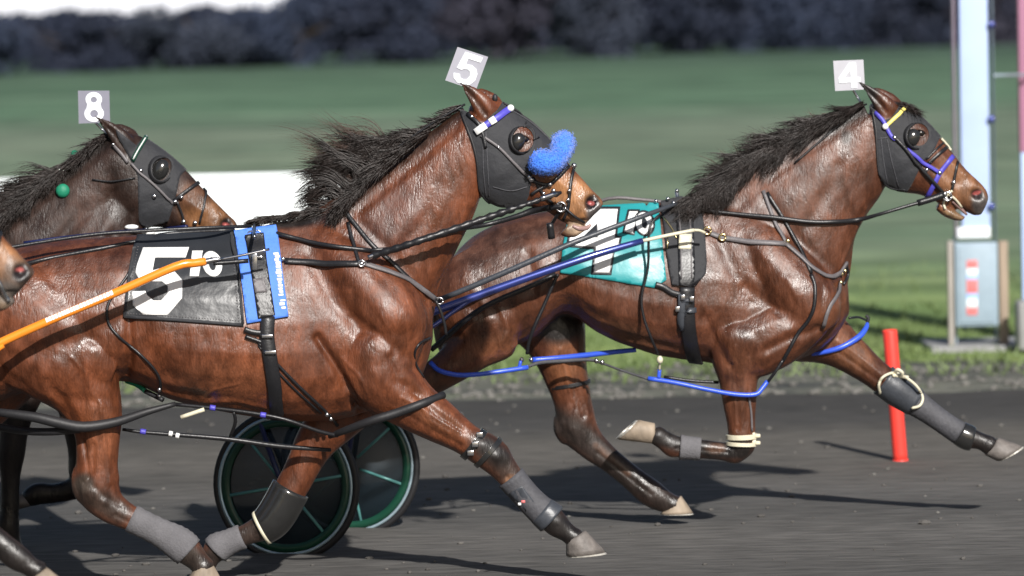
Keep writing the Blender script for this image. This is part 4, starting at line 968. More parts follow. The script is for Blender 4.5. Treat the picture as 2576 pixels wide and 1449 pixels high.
def wrap(h, name, rows, i0, i1, grow, mat, parent=None, ridges=0, ends=1.0):
    """bandage or boot following a stretch of a leg"""
    q = catmull([tuple(r_) for r_ in rows], 6); q = q[int(i0 * 6):int(i1 * 6) + 1]; mb = MB(); d = h.d; st = []
    c = [P(a[0], a[1], d + a[4]) for a in q]; rs = []; n = 20; N = len(q)
    for i in range(N):
        t = c[min(i + 1, N - 1)] - c[max(i - 1, 0)]; t.normalize(); u = Vector((-t.z, 0, t.x)).normalized()
        e = 1.0 if 0 < i < N - 1 else ends
        rr = (q[i][2] + grow * e) * SC(d) * (1 + (0.02 * (1 if i % 2 else -1) if ridges else 0)); w = (q[i][2] * q[i][3] + grow * e) * SC(d)
        rs.append([c[i] + u * math.sin(2 * math.pi * k / n) * rr + Vector((0, math.cos(2 * math.pi * k / n) * w, 0)) for k in range(n)])
    # rolled ends
    def lip(r0, cc, s): return [cc + (p - cc) * s for p in r0]
    rs = [lip(rs[0], c[0], .8)] + rs + [lip(rs[-1], c[-1], .8)]
    rings(mb, rs); return mb.build(name, M[mat], parent or h.root)
def ring_strap(h, name, row, ang, w_u, grow, mat, parent=None):
    """strap buckled round a leg at one place; row = (px, py, r, ratio, dy), ang = leg direction in the photo"""
    x, y, r_, wr, dy = row; a = R(ang); dx, dy2 = math.cos(a) * w_u / 2, -math.sin(a) * w_u / 2
    rows = [(x - dx, y - dy2, r_, wr, dy), (x, y, r_, wr, dy), (x + dx, y + dy2, r_, wr, dy)]
    return wrap(h, name, rows, 0, 2, grow, mat, parent)
def ball(mb, h, x, y, r_u, off=.008, sq=(1, .7, 1), mi=0):
    p, n_ = hit(h, x, y, off); s = r_u * SC(h.d); sphere(mb, p, (s * sq[0], s * sq[1], s * sq[2]), 12, 8, mi)
def buckle_ring(mb, h, x, y, r_u, t_u, off=.014, mi=0):
    p, n_ = hit(h, x, y, off); s = r_u * SC(h.d)
    pts = [p + Vector((math.cos(a) * s, 0, math.sin(a) * s)) for a in [2 * math.pi * k / 14 for k in range(15)]]
    tube3(mb, pts, t_u * SC(h.d), 6, mi, 1)
def oval(cx, cy, rx, ry, n=22, sk=0.0): return [(cx + rx * math.cos(2 * math.pi * k / n) - sk * ry * math.sin(2 * math.pi * k / n), cy + ry * math.sin(2 * math.pi * k / n)) for k in range(n)]
def flat_poly(mb, poly, d, th, holes=(), mi=0, yshift=0.0):
    """upright flat board or digit of real thickness"""
    vo, F = tri2d([tuple(p) for p in poly], [list(x) for x in holes], 14); n = len(vo)
    used = sorted({i for f in F for i in f}); mp = {k: i for i, k in enumerate(used)}
    F = [tuple(mp[i] for i in f) for f in F]; vo = [vo[i] for i in used]; n = len(vo)
    a = [P(x, y, d) + Vector((0, yshift, 0)) for x, y in vo]; b = [p + Vector((0, th, 0)) for p in a]
    G = []
    for f in F:
        q = [a[i] for i in f]; G.append(f if (q[1] - q[0]).cross(q[2] - q[0]).y < 0 else f[::-1])
    ed = {(f[i], f[(i + 1) % 3]) for f in G for i in range(3)}; H = list(G) + [tuple(i + n for i in f[::-1]) for f in G]
    for i, j in ed:
        if (j, i) not in ed: H.append((j, i, i + n, j + n))
    mb.add(a + b, H, mi)
def quadmap(c, u, v):
    (ax, ay), (bx_, by), (cx, cy), (dx, dy) = c
    return (ax * (1 - u) * (1 - v) + bx_ * u * (1 - v) + cx * u * v + dx * (1 - u) * v, ay * (1 - u) * (1 - v) + by * u * (1 - v) + cy * u * v + dy * (1 - u) * v)
GL = {'5': ([(.28, .06), (.86, .06), (.84, .22), (.44, .22), (.43, .38), (.62, .36), (.78, .42), (.87, .55), (.87, .75), (.76, .90), (.58, .96), (.38, .95), (.22, .86), (.16, .72), (.36, .70), (.41, .79), (.52, .81), (.62, .77), (.67, .66), (.63, .55), (.53, .51), (.41, .54), (.36, .58), (.20, .56)], []),
      '4': ([(.52, .08), (.74, .08), (.74, .58), (.86, .58), (.86, .74), (.74, .74), (.74, .93), (.55, .93), (.55, .74), (.14, .74), (.14, .58)], [[(.55, .32), (.55, .58), (.33, .58)]]),
      '8': (oval(.5, .5, .0, .0), [])}
def plate(h, corners, d, mat, digit, stem, dmat='white_paint', sc=1.0):
    mb = MB(); flat_poly(mb, [corners[0], corners[1], corners[2], corners[3]], d, .006)
    o = mb.build("number_plate", M[mat], h.root, smooth=False)
    mb = MB(); Q = lambda L: [quadmap(corners, *p) for p in L]
    if digit == '8':
        up = oval(.5, .27, .26, .225); lo = oval(.5, .71, .31, .255)
        # one closed outline: both bowls joined
        out = [(.5 + .26 * math.cos(a), .27 - .225 * math.sin(a)) for a in [R(-38 + 256 * k / 20) for k in range(21)]] + [(.5 + .31 * math.cos(a), .71 - .255 * math.sin(a)) for a in [R(140 + 260 * k / 22) for k in range(23)]]
        flat_poly(mb, Q(out), d, .003, [Q(oval(.5, .28, .105, .09)), Q(oval(.5, .71, .13, .115))], 0, -.0035)
    else:
        g_ = GL[digit]; flat_poly(mb, Q(g_[0]), d, .003, [Q(x) for x in g_[1]], 0, -.0035)
    mb.build("digit", M[dmat], o, smooth=False)
    mb = MB(); bar(mb, [(x, y, d + dd) for x, y, dd in stem], 3.2, 8); mb.build("plate_stem", M['steel'], h.root)
    return o
def eyeball(h, x, y, r_u, cup=None, cupmat='boot_black', dome=None):
    mb = MB(); p, n_ = hit(h, x, y, 0.0); s = r_u * SC(h.d); sphere(mb, p + Vector((0, s * .12, 0)), (s, s * .8, s * .85), 20, 14); mb.build("eye", M['eye'], h.root)
    mb = MB()
    for k in (1, -1):     # lids
        pts = []
        for i in range(9):
            a = math.pi * i / 8; pts.append(p + Vector((math.cos(a) * s * 1.18, -s * .42 * math.sin(a) + .002, k * math.sin(a) * s * (.84 if k > 0 else .8) - math.cos(a) * s * .25)))
        tube3(mb, pts, s * .17, 7, 0, 2)
    mb.build("eyelid", M['hair_brown'], h.root)
    if dome:
        dx, dy, rx, ry, dep = dome; q, n_ = hit(h, dx, dy, 0.0); mb = MB(); rot = Matrix.Rotation(R(28), 3, 'Y')
        sphere(mb, q, (rx * SC(h.d), dep, ry * SC(h.d)), 22, 14, 0, rot); mb.build("eye_cup", M['boot_black'], h.root)
    if cup:
        cx, cy, rx, ry, a0, a1, depth = cup; mb = MB(); rs = []
        m = 16
        base = []; top = []
        for i in range(m + 1):
            a = R(a0 + (a1 - a0) * i / m); ex, ey = cx + rx * math.cos(a), cy - ry * math.sin(a)
            b, nb_ = hit(h, ex, ey, .004); k_ = math.sin(math.pi * i / m) ** .6
            ix, iy = cx + rx * (1 - .34 * k_) * math.cos(a), cy - ry * (1 - .34 * k_) * math.sin(a)
            t_ = P(ix, iy, b.y - depth * k_ - .003); base.append(b); top.append(t_)
        mid = [(a + b) / 2 + Vector((0, -depth * .22, 0)) + ((a - b) * .0) for a, b in zip(base, top)]
        # a curved shell with thickness
        prof = [base, mid, top]
        V = [p_ for r_ in prof for p_ in r_]; nn = m + 1; F = []
        for j in range(2):
            for i in range(m): F.append((j * nn + i, j * nn + i + 1, (j + 1) * nn + i + 1, (j + 1) * nn + i))
        c3 = sum(V, Vector()) / len(V)
        mb.add(V, F); mb.add([v + (c3 - v).normalized() * .0035 for v in V], [f[::-1] for f in F])
        for i in range(m): mb.f.append((2 * nn + i, 2 * nn + i + 1, 5 * nn + i + 1, 5 * nn + i)); mb.mi.append(0)
        mb.build("eye_cup", M[cupmat], h.root)
def fleece(h, name, pts, rad, mat, seed):
    """thick sheepskin roll: lumpy core and short pile"""
    r = random.Random(seed); w = [P(x, y, d) for x, y, d in pts]; q = catmull([tuple(p) + (rr * SC(h.d),) for p, rr in zip(w, rad)], 8); mb = MB(); rs = []; n = 22
    for i in range(len(q)):
        c = Vector(q[i][:3]); t = (Vector(q[min(i + 1, len(q) - 1)][:3]) - Vector(q[max(i - 1, 0)][:3])).normalized(); s = Vector((.05, 1, 0)); s = (s - t * s.dot(t)).normalized(); u = t.cross(s)
        e = min(i, len(q) - 1 - i); k0 = 1.0 if e >= 5 else math.sqrt(1 - ((5 - e) / 5.4) ** 2)
        rs.append([c + (s * math.cos(2 * math.pi * k / n) + u * math.sin(2 * math.pi * k / n)) * q[i][3] * k0 * (1 + r.uniform(-.05, .05)) for k in range(n)])
    rings(mb, rs)
    for ring in rs:
        cc = sum(ring, Vector()) / n
        for p in ring:
            for z in range(5):
                o = (p - cc).normalized(); b = p + Vector((r.gauss(0, .004), r.gauss(0, .004), r.gauss(0, .004))); tip = b + (o + Vector((r.gauss(0, .5), r.gauss(0, .5), r.gauss(0, .5)))).normalized() * r.uniform(.003, .007)
                sd = o.orthogonal().normalized() * .0022; s2 = o.cross(sd).normalized() * .0022
                k = len(mb.v); mb.v += [tuple(b + sd), tuple(b - sd * .5 + s2), tuple(b - sd * .5 - s2), tuple(tip)]; mb.f += [(k, k + 1, k + 3), (k + 1, k + 2, k + 3), (k + 2, k, k + 3)]; mb.mi += [0] * 3
    return mb.build(name, M[mat], h.root)
# ------------------------------------------------------------------ gear of horse 5
H = h5; F5N = spec5['chains'][2]; F5F = spec5['chains'][3]; H5N = spec5['chains'][5]; dn5 = D5 - .30
cl, clh = cloth(H, "saddle_cloth", [(352, 584), (470, 577), (594, 573), (600, 690), (613, 822), (460, 811), (310, 800), (322, 700), (336, 622)], 'black_vinyl', .010, .005, 9, 14, label="black vinyl saddle cloth with a white 5 and a small 10")
five = [(360, 623), (476, 622), (467, 648), (390, 648), (384, 681), (400, 676), (440, 684), (459, 705), (458, 750), (422, 792), (362, 792), (334, 768), (333, 733), (366, 732), (370, 742), (386, 756), (405, 756), (422, 738), (422, 720), (408, 708), (372, 708), (350, 702), (341, 687), (345, 665)]
cloth(clh, "digit", five, 'white_vinyl', .0025, .002, 7, 2, parent=cl)
cloth(clh, "digit", [(484, 631), (511, 631), (500, 695), (477, 695)], 'white_vinyl', .0025, .002, 7, 2, parent=cl)
cloth(clh, "digit", oval(534, 664, 25, 32, 22, -.12), 'white_vinyl', .0025, .002, 7, 2, [oval(534, 664, 9, 17, 14, -.12)], parent=cl)
mb = MB()       # stitched binding round the cloth
for pts in ([(338, 622), (324, 700), (313, 797)], [(313, 796), (460, 806), (608, 817)], [(596, 600), (601, 690), (611, 815)]):
    strap(mb, clh, pts, 7, .003, .003)
mb.build("binding", M['black_cloth'], cl)
mb = MB()
for pts in ([(347, 622), (333, 700), (322, 788)], [(322, 789), (460, 797), (600, 807)], [(585, 600), (590, 690), (600, 800)]):
    for p in [tuple(a) for a in dense(pts, 7, False)]:
        q, n_ = hit(clh, p[0], p[1], .0025); box(mb, q, .004, .002, .004)
mb.build("stitch_row", M['grey_strap'], cl)
pad, padh = cloth(H, "saddle_pad", [(592, 586), (640, 578), (697, 571), (710, 680), (725, 797), (672, 806), (621, 815), (606, 700)], 'blue_pad', .016, .014, 9, 10)
mb = MB(); rr_ = random.Random(4)
y = 636
while y < 778:          # worn white lettering running down the pad, no longer legible
    x = 684 + (y - 600) * .125; hh = rr_.uniform(5, 9); x0, x1 = x + rr_.uniform(-2, 2), x + rr_.uniform(10, 15)
    if not 742 < y < 752: drape(mb, padh, [(x0, y), (x1, y - 1), (x1 + 1, y + hh - rr_.uniform(0, 2)), (x0 + 1, y + hh)], (), 7, .002, .0015, True, 0, 1)
    y += hh + rr_.uniform(.8, 2.2)
mb.build("lettering", M['white_vinyl'], pad)
sd, sdh = cloth(padh, "saddle", [(616, 592), (640, 588), (664, 586), (672, 660), (692, 792), (668, 800), (649, 802), (634, 700)], 'black_strap', .006, .014, 8, 6)
cloth(sdh, "saddle_flap", [(636, 702), (666, 698), (672, 735), (642, 738)], 'grey_strap', .004, .006, 8, 3, parent=sd)
mb = MB()
for x, y in ((628, 588), (648, 584)):
    buckle_ring(mb, sdh, x, y - 18, 9, 2.4, .01)
bar(mb, [(640, 596, dn5), (640, 572, D5 - .1), (641, 562, D5 - .03)], 5, 8); mb.build("terret", M['steel'], sd)
mb = MB(); box(mb, hit(sdh, 641, 662, .012)[0], .024, .012, .075, bev=.003); box(mb, hit(sdh, 652, 650, .012)[0], .03, .01, .012, bev=.003); mb.build("shaft_buckle", M['steel'], sd)
gi = MB(); strap(gi, H, [(674, 796), (672, 850), (684, 930), (692, 985), (697, 1048)], 36, .012, .014); strap(gi, H, [(674, 780), (674, 850), (684, 940), (697, 1048)], 36, .010, .01, near=False); go = gi.build("girth", M['black_strap'], H.root)
g2 = on(H, gi); mb = MB()
for y0, y1, w in ((842, 853, 40), (882, 893, 42)):
    strap(mb, g2, [(655 + (y0 - 840) * .2, y0 + 2), (692 + (y0 - 840) * .2, y1 - 8)], 8, .004, .004)
for x, y in ((672, 846), (680, 886)): box(mb, hit(g2, x, y, .012)[0], .05, .008, .016, bev=.003)
mb.build("girth_buckle", M['steel'], go)
straps(H, "back_strap", [([(614, 828), (640, 836), (668, 838)], 14), ([(616, 845), (650, 858), (678, 868)], 9)], 'black_strap', .012, .01, far=False)
# reins and lines
mb = MB(); bar(mb, onbody(H, [(640, 568), (700, 588), (745, 600), (790, 611), (850, 621), (931, 630)], .02), 6); mb.build("rein", M['black_strap'], H.root)
mb = MB(); bar(mb, onbody(H, [(931, 630), (1000, 622), (1060, 600), (1140, 578), (1220, 566), (1300, 544), (1345, 528), (1385, 522)], .02), [5, 5, 6, 6, 6, 7, 9, 8]); mb.build("rein", M['black_strap'], H.root)
mb = MB(); bar(mb, [(632, 569, D5 - .06), (520, 573, D5 - .16), (325, 583, D5 - .2), (220, 592, D5 - .22), (50, 618, D5 - .25), (-60, 640, D5 - .27), (-300, 720, D5 - .3), (-560, 800, D5 - .3)], 4.5); mb.build("rein", M['black_strap'], H.root)
mb = MB(); bar(mb, onbody(H, [(590, 578), (425, 588), (362, 603), (250, 626), (100, 655)], .014) + [(-20, 690, D5 - .30), (-300, 760, D5 - .34), (-560, 815, D5 - .34)], 5.5); mb.build("rein", M['black_strap'], H.root)
hp = MB(); r_ = random.Random(7); q = catmull([(928, 647, dn5 + .06), (1060, 604, dn5 + .02), (1210, 553, D5 - .2), (1330, 512, D5 - .19), (1412, 484, D5 - .13)], 16)
bar(hp, [tuple(a) for a in q], [3] + [7.4 + 1.7 * math.sin(i * 1.9) + (1.5 if i < 42 else -.8) for i in range(len(q) - 2)] + [4], 12, 0, 1); o = hp.build("head_pole", M['black_strap'], H.root)
mb = MB(); bar(mb, [(926, 648, dn5 + .05), (946, 640, dn5 + .05)], 6.5); bar(mb, [(1360, 500, D5 - .19), (1398, 487, D5 - .16)], 6.2); mb.build("end_cap", M['steel'], o)
# breast collar
straps(H, "breast_strap", [([(716, 658), (770, 661), (850, 664), (908, 665)], 16)], 'black_strap', .01, .01)
straps(H, "breast_collar", [([(914, 664), (970, 682), (1028, 706), (1066, 730), (1092, 752)], 13)], 'grey_strap', .008, .008)
straps(H, "neck_strap", [([(861, 520), (891, 562), (936, 616), (985, 660), (1028, 702), (1066, 728), (1095, 752)], 11), ([(876, 560), (888, 610), (904, 668)], 9)], 'black_strap', .007, .007)
mb = MB()
for x, y in ((908, 668), (712, 656), (790, 661)): ball(mb, H, x, y, 6, .016)
buckle_ring(mb, H, 908, 668, 8, 2.4, .02); buckle_ring(mb, H, 1096, 755, 8, 2.6, .02); mb.build("collar_ring", M['steel'], H.root)
mb = MB(); bar(mb, [(1096, 755, D5 - .1), (1108, 782, D5 - .1), (1118, 815, D5 - .09), (1122, 842, D5 - .08)], 4); bar(mb, onbody(H, [(1082, 850), (1058, 862), (1044, 885), (1046, 915), (1066, 950)], .01), 3.2); mb.build("hanger_strap", M['black_strap'], H.root)
# belly gear: hobbles and hangers
mb = MB(); bar(mb, [(-30, 1034, D5 - .22), (20, 1040, D5 - .26), (90, 1050, D5 - .285), (150, 1064, D5 - .29), (210, 1074, D5 - .285), (290, 1062, D5 - .25), (370, 1036, D5 - .19), (442, 1016, D5 - .16)], [9, 11, 13, 14, 14, 12, 9, 6], 12)
bar(mb, [(-30, 1070, D5 - .1), (60, 1084, D5 - .17), (130, 1086, D5 - .24), (200, 1080, D5 - .27)], 10, 10); mb.build("hobble", M['rubber'], H.root)
mb = MB(); bar(mb, [(830, 1098, D5 - .05), (860, 1086, D5 - .16), (930, 1060, D5 - .245), (1000, 1038, D5 - .25), (1060, 1016, D5 - .245), (1116, 993, D5 - .16)], [6, 9, 11, 11.5, 11, 9], 12); mb.build("hobble", M['rubber'], H.root)
mb = MB(); bar(mb, [(318, 958, D5 - .02), (345, 968, D5 - .05), (366, 984, D5 - .08)], 6.5, 10); ho = mb.build("hobble", M['green_tab'], H.root)
mb = MB(); bar(mb, [(366, 984, D5 - .08), (390, 996, D5 - .1), (410, 1006, D5 - .12)], 6.5, 10); mb.build("hobble_end", M['rubber'], ho)
mb = MB(); bar(mb, [(438, 1017, D5 - .16), (530, 1026, D5 - .18), (640, 1040, D5 - .2), (720, 1056, D5 - .2), (800, 1084, D5 - .16), (850, 1096, D5 - .12)], 5.0, 8)
bar(mb, [(308, 1080, D5 - .12), (370, 1088, D5 - .12), (560, 1103, D5 - .1), (700, 1122, D5 - .06), (832, 1132, D5 - .0)], [4, 5, 6.5, 6.5, 5], 10); bar(mb, [(588, 1036, D5 - .19), (592, 1062, D5 - .16), (580, 1098, D5 - .1)], 4.5, 8); mb.build("hobble_connector", M['black_strap'], H.root)
mb = MB(); bar(mb, [(455, 1050, D5 - .19), (514, 1030, D5 - .19)], 5.5, 8); mb.build("leather_tab", M['cream_strap'], H.root)
mb = MB()
for (x, y, dd) in ((430, 1091, -.14), (447, 1096, -.14)): bar(mb, [(x - 5, y - 1, D5 + dd), (x + 4, y + 1, D5 + dd)], 7, 8)
mb.build("tape_band", M['white_vinyl'], H.root)
mb = MB()
for (x, y, dd) in ((360, 1086, -.12), (535, 1026, -.18), (662, 1044, -.2)): bar(mb, [(x - 7, y - 1, D5 + dd), (x + 7, y + 1, D5 + dd)], 7.2, 8)
mb.build("tape_band", M['purple_strap'], H.root)
mb = MB()
rod_on(mb, H, [(338, 655), (322, 690), (300, 722), (272, 766), (272, 810), (300, 848), (345, 885), (385, 925), (402, 955), (404, 985)], 3.6); mb.build("hobble_hanger", M['black_strap'], H.root)
mb = MB(); rod_on(mb, H, [(640, 850), (690, 908), (752, 972), (820, 1036), (850, 1072)], 4.0); rod_on(mb, H, [(650, 868), (690, 925), (742, 980), (808, 1040)], 3.0); mb.build("hobble_hanger", M['black_strap'], H.root)
mb = MB()
for x, y in ((403, 975), (403, 990), (822, 1038), (832, 1048)): ball(mb, H, x, y, 5.5, .012)
mb.build("hanger_clip", M['steel'], H.root)
# legs
wrap(H, "leg_bandage", H5N, 8.1, 11.3, 4.5, 'bandage', ridges=1)
wrap(H, "leg_bandage", F5F, 7.35, 9.25, 5.0, 'bandage', ridges=1)
kb = wrap(H, "knee_boot", F5F, 4.15, 6.35, 9, 'boot_black')
kw = wrap(H, "boot_trim", F5F, 6.3, 6.42, 10.5, 'cream_strap', kb)
wo = wrap(H, "shin_boot", F5N, 8.35, 10.5, 6.5, 'dark_wrap'); wrap(H, "ankle_boot", F5N, 10.45, 11.2, 7.5, 'boot_grey')
mb = MB(); drape(mb, H, [(1283, 1238), (1310, 1222), (1342, 1262), (1318, 1296), (1290, 1282)], (), 8, .016, .006, True, 0, 3); mb.build("boot_flap", M['boot_grey'], wo)
mb = MB(); box(mb, P(1316, 1262, D5 - .24), .018, .004, .012); mb.build("boot_tag", M['decal_red'], wo); mb = MB(); box(mb, P(1307, 1268, D5 - .24), .014, .004, .012); mb.build("boot_tag", M['white_vinyl'], wo)
ring_strap(H, "knee_strap", (1192, 1117, 43, .95, NEARF), -38, 17, 3.5, 'boot_black'); ring_strap(H, "knee_strap", (1228, 1138, 45, .95, NEARF), -42, 13, 3.5, 'boot_black')
mb = MB()
for x, y in ((1186, 1136), (1205, 1098), (1196, 1118)): box(mb, hit(H, x, y, .014)[0], .03, .01, .024, bev=.003)
mb.build("strap_buckle", M['steel'], H.root)
# head
hood, hoodh = cloth(H, "hood", [(1157, 276), (1176, 282), (1192, 300), (1214, 310), (1249, 277), (1264, 258), (1283, 264), (1320, 290), (1358, 322), (1386, 350), (1396, 372), (1380, 402), (1346, 432), (1333, 444), (1335, 460), (1331, 489), (1319, 516), (1281, 522), (1229, 516), (1219, 503), (1204, 476), (1199, 414), (1189, 364), (1176, 329)], 'black_cloth', .005, .004, 7, 3, [oval(1313, 352, 29, 33, 20)], both=True)
mb = MB()
for pts in ([(1222, 330), (1226, 400), (1232, 512)], [(1215, 330), (1216, 420), (1224, 505)], [(1240, 470), (1285, 480), (1326, 470)], [(1258, 262), (1330, 304), (1388, 356)]): strap(mb, hoodh, pts, 2.6, .002, .002)
mb.build("seam", M['dark_wrap'], hood)
mb = MB(); strap(mb, hoodh, [(1160, 282), (1178, 330), (1191, 366), (1201, 414), (1206, 474), (1220, 500), (1232, 512)], 5, .003, .003); q = oval(1313, 352, 30, 34, 22, .3); strap(mb, hoodh, q + [q[0]], 4, .002, .003); mb.build("piping", M['rubber'], hood)
eyeball(H, 1318, 350, 13, (1308, 354, 31, 36, 95, 300, .03), 'rubber', (1301, 358, 19, 25, .026))
bb = MB(); strap(bb, hoodh, [(1196, 333), (1240, 303), (1286, 272)], 17, .008, .007); bo = bb.build("browband", M['purple_strap'], H.root)
bh = on(H, bb); mb = MB(); strap(mb, bh, [(1196, 333), (1222, 315)], 18, .004, .004); strap(mb, bh, [(1232, 308), (1246, 299)], 18, .003, .003); ball(mb, bh, 1284, 273, 9, .003); mb.build("band_trim", M['white_vinyl'], bo)
straps(H, "cheek_strap", [([(1210, 340), (1254, 371), (1290, 408), (1328, 444)], 7)], 'grey_strap', .013, .005)
straps(H, "crown_strap", [([(1180, 288), (1204, 312), (1216, 342), (1222, 372)], 9)], 'black_strap', .013, .006)
straps(H, "noseband", [([(1334, 454), (1376, 464), (1404, 446), (1430, 418)], 9), ([(1340, 446), (1366, 488), (1392, 512)], 7), ([(1384, 462), (1352, 478), (1336, 488)], 7), ([(1442, 424), (1434, 470), (1430, 520), (1418, 552)], 8)], 'black_strap', .006, .006)
mb = MB()
for x, y, r_u in ((1334, 452, 7), (1384, 462, 6), (1392, 478, 6), (1431, 478, 5), (1429, 502, 5), (1440, 420, 7), (1366, 486, 5), (1254, 371, 4), (1190, 296, 5), (1330, 446, 6)): ball(mb, H, x, y, r_u, .012)
buckle_ring(mb, H, 1412, 518, 12, 3, .016); mb.build("bit_ring", M['steel'], H.root)
mb = MB(); bar(mb, onbody(H, [(1384, 522), (1400, 520), (1414, 520)], .02), 7); bar(mb, onbody(H, [(1420, 522), (1402, 542), (1390, 560)], .02), 4.5); bar(mb, [(1383, 562, D5 - .11), (1388, 600, D5 - .1)], 9, 8); bar(mb, onbody(H, [(1420, 522), (1446, 545), (1470, 560)], .01), 3.5); mb.build("bit_strap", M['black_strap'], H.root)
mb = MB(); bar(mb, onbody(H, [(1440, 568), (1458, 575), (1476, 573), (1486, 565)], .001), [4, 6, 6, 3], 10); mb.build("tongue", M['lip'], H.root)
straps(H, "overcheck", [([(1166, 262), (1110, 296), (1069, 326), (1030, 352)], 7)], 'black_strap', .012, .006, far=False)
mb = MB(); bar(mb, [(1170, 262, D5 - .03), (1069, 322, D5 - .03), (960, 402, D5 - .02), (860, 480, D5), (760, 532, D5), (660, 560, D5)], 3); mb.build("check_rein", M['black_strap'], H.root)
mb = MB(); strap(mb, hoodh, [(1262, 258), (1300, 279), (1345, 311), (1396, 362)], 5, .004, .004); ball(mb, H, 1244, 252, 7, .01, (1, 1, 1.6)); mb.build("hood_lacing", M['rubber'], hood)
# fleece noseband
fl = fleece(H, "fleece_noseband", [(1338, 394, D5 - .15), (1362, 408, D5 - .15), (1388, 410, D5 - .13), (1404, 394, D5 - .08), (1414, 368, D5 - .01), (1416, 360, D5 + .06), (1400, 390, D5 + .14)], [27, 30, 27, 27, 30, 29, 26], 'blue_fleece', 6)
plate(H, [(1151, 118), (1228, 143), (1197, 228), (1120, 202)], D5 + .03, 'plate_pale', '5', [(1190, 214, .035), (1200, 240, .03), (1206, 262, .01)])
# mane
def mane5():
    mb = MB(); d = D5 - .01; lin = lambda *v: (lambda t: float(np.interp(t, np.linspace(0, 1, len(v)), v)))
    locks(mb, [(1160, 268, d), (1110, 302, d), (1060, 340, d)], 41, 26, 14, lin(196, 200), lin(212, 206), lin(50, 80), 5, .0030)
    locks(mb, [(1075, 330, d), (1030, 366, d), (980, 404, d), (930, 446, d)], 42, 34, 34, lin(172, 160, 140), lin(208, 212, 214), lin(90, 140, 165), 8, .0026, jit=1.5, wave=9)
    locks(mb, [(960, 420, d), (915, 458, d), (870, 500, d), (848, 524, d)], 43, 26, 40, lin(126, 136, 160), lin(196, 206, 206), lin(170, 165, 105), 9, .0025, jit=1.9, wave=14)
    locks(mb, [(1075, 334, d - .05), (1000, 392, d - .06), (920, 458, d - .07), (855, 522, d - .07)], 44, 60, 20, lin(206, 208, 214, 222), lin(214, 220, 236, 236), lin(60, 110, 105, 60), 9, .0032, dv=-.05)
    locks(mb, [(1040, 356, d + .03), (960, 420, d + .03), (880, 492, d + .03)], 45, 26, 26, lin(168, 136, 132), lin(214, 200, 200), lin(120, 165, 140), 10, .0026, jit=1.8, wave=14)
    locks(mb, [(852, 524, d - .02), (780, 536, d - .01), (700, 548, d), (640, 558, d)], 46, 56, 16, lin(186, 190), lin(204, 200), lin(60, 34), 4, .0026, dv=-.02)
    return mb
mane5().build("mane", M['hair_black'], H.root)
mb = MB(); d = D5 + .01; lin = lambda *v: (lambda t: float(np.interp(t, np.linspace(0, 1, len(v)), v)))
locks(mb, [(980, 400, d), (930, 440, d), (890, 478, d)], 47, 20, 22, lin(118, 116), lin(180, 190), lin(190, 225), 14, .0012, jit=1.6, wave=16)
locks(mb, [(890, 480, d), (852, 518, d)], 48, 9, 14, lin(150, 170), lin(168, 188), lin(120, 140), 14, .0011, wave=14)
mb.build("mane_wisp", M['hair_brown'], H.root)
# blinker strings, tail
mb = MB(); strands(mb, [(-185, 745, D5), (-195, 765, D5)], 49, 260, lambda t, r: (190 + r.uniform(-12, 12), 215 + r.uniform(-16, 16)), lambda t, r: r.uniform(280, 420), .005, nseg=9); mb.build("tail", M['hair_black'], H.root)
# ------------------------------------------------------------------ gear of horse 4
H = h4; F4N = spec4['chains'][2]; F4F = spec4['chains'][3]; H4F = spec4['chains'][7]; d4 = D4
cl, clh = cloth(H, "saddle_cloth", [(1436, 514), (1520, 512), (1600, 512), (1656, 514), (1664, 600), (1676, 705), (1645, 724), (1530, 704), (1410, 686), (1420, 600)], 'teal_cloth', .010, .005, 8, 14, label="teal saddle cloth with a black edged white 4 and a small 10")
four = [(1511, 526), (1554, 526), (1546, 598), (1558, 600), (1553, 625), (1542, 624), (1533, 686), (1493, 685), (1500, 622), (1430, 616), (1435, 592)]
hole4 = [(1502, 562), (1504, 598), (1466, 596)]
def grow(poly, k):
    n = len(poly); out = []
    ar = sum(poly[i][0] * poly[(i + 1) % n][1] - poly[(i + 1) % n][0] * poly[i][1] for i in range(n)); sg = 1 if ar > 0 else -1
    for i in range(n):
        a, b, c = Vector(poly[i - 1]), Vector(poly[i]), Vector(poly[(i + 1) % n]); e1 = (b - a).normalized(); e2 = (c - b).normalized()
        n1 = Vector((e1.y, -e1.x)) * sg; n2 = Vector((e2.y, -e2.x)) * sg; m_ = (n1 + n2); m_ = m_ / max(m_.length_squared / 2, .5)
        out.append(tuple(b + m_ * k))
    return out
mbk = MB(); drape(mbk, clh, grow(four, 6), (), 7, .0025, .002, True, 0, 2); o4 = mbk.build("digit_border", M['black_vinyl'], cl); b4 = on(clh, mbk)
cloth(b4, "digit", four, 'white_vinyl', .0022, .002, 7, 2, [hole4], parent=cl)
one = [(1583, 532), (1604, 532), (1592, 587), (1571, 583)]
for shp, hol in ((one, []), (oval(1621, 562, 22, 28, 22, -.1), [oval(1621, 562, 7, 14, 14, -.1)])):
    mbk = MB(); drape(mbk, clh, grow(shp, 5), (), 7, .0025, .002, True, 0, 2); mbk.build("digit_border", M['black_vinyl'], cl); bk = on(clh, mbk)
    cloth(bk, "digit", shp, 'white_vinyl', .0022, .002, 7, 2, hol, parent=cl)
sd, sdh = cloth(H, "saddle_pad", [(1662, 512), (1715, 500), (1764, 520), (1773, 592), (1777, 660), (1774, 690), (1747, 719), (1690, 717), (1676, 640), (1668, 560)], 'black_cloth', .018, .016, 8, 10)
so, soh = cloth(sdh, "saddle", [(1700, 510), (1742, 516), (1746, 600), (1748, 690), (1742, 726), (1708, 726), (1706, 640), (1702, 560)], 'black_strap', .008, .012, 8, 6)
mb = MB()
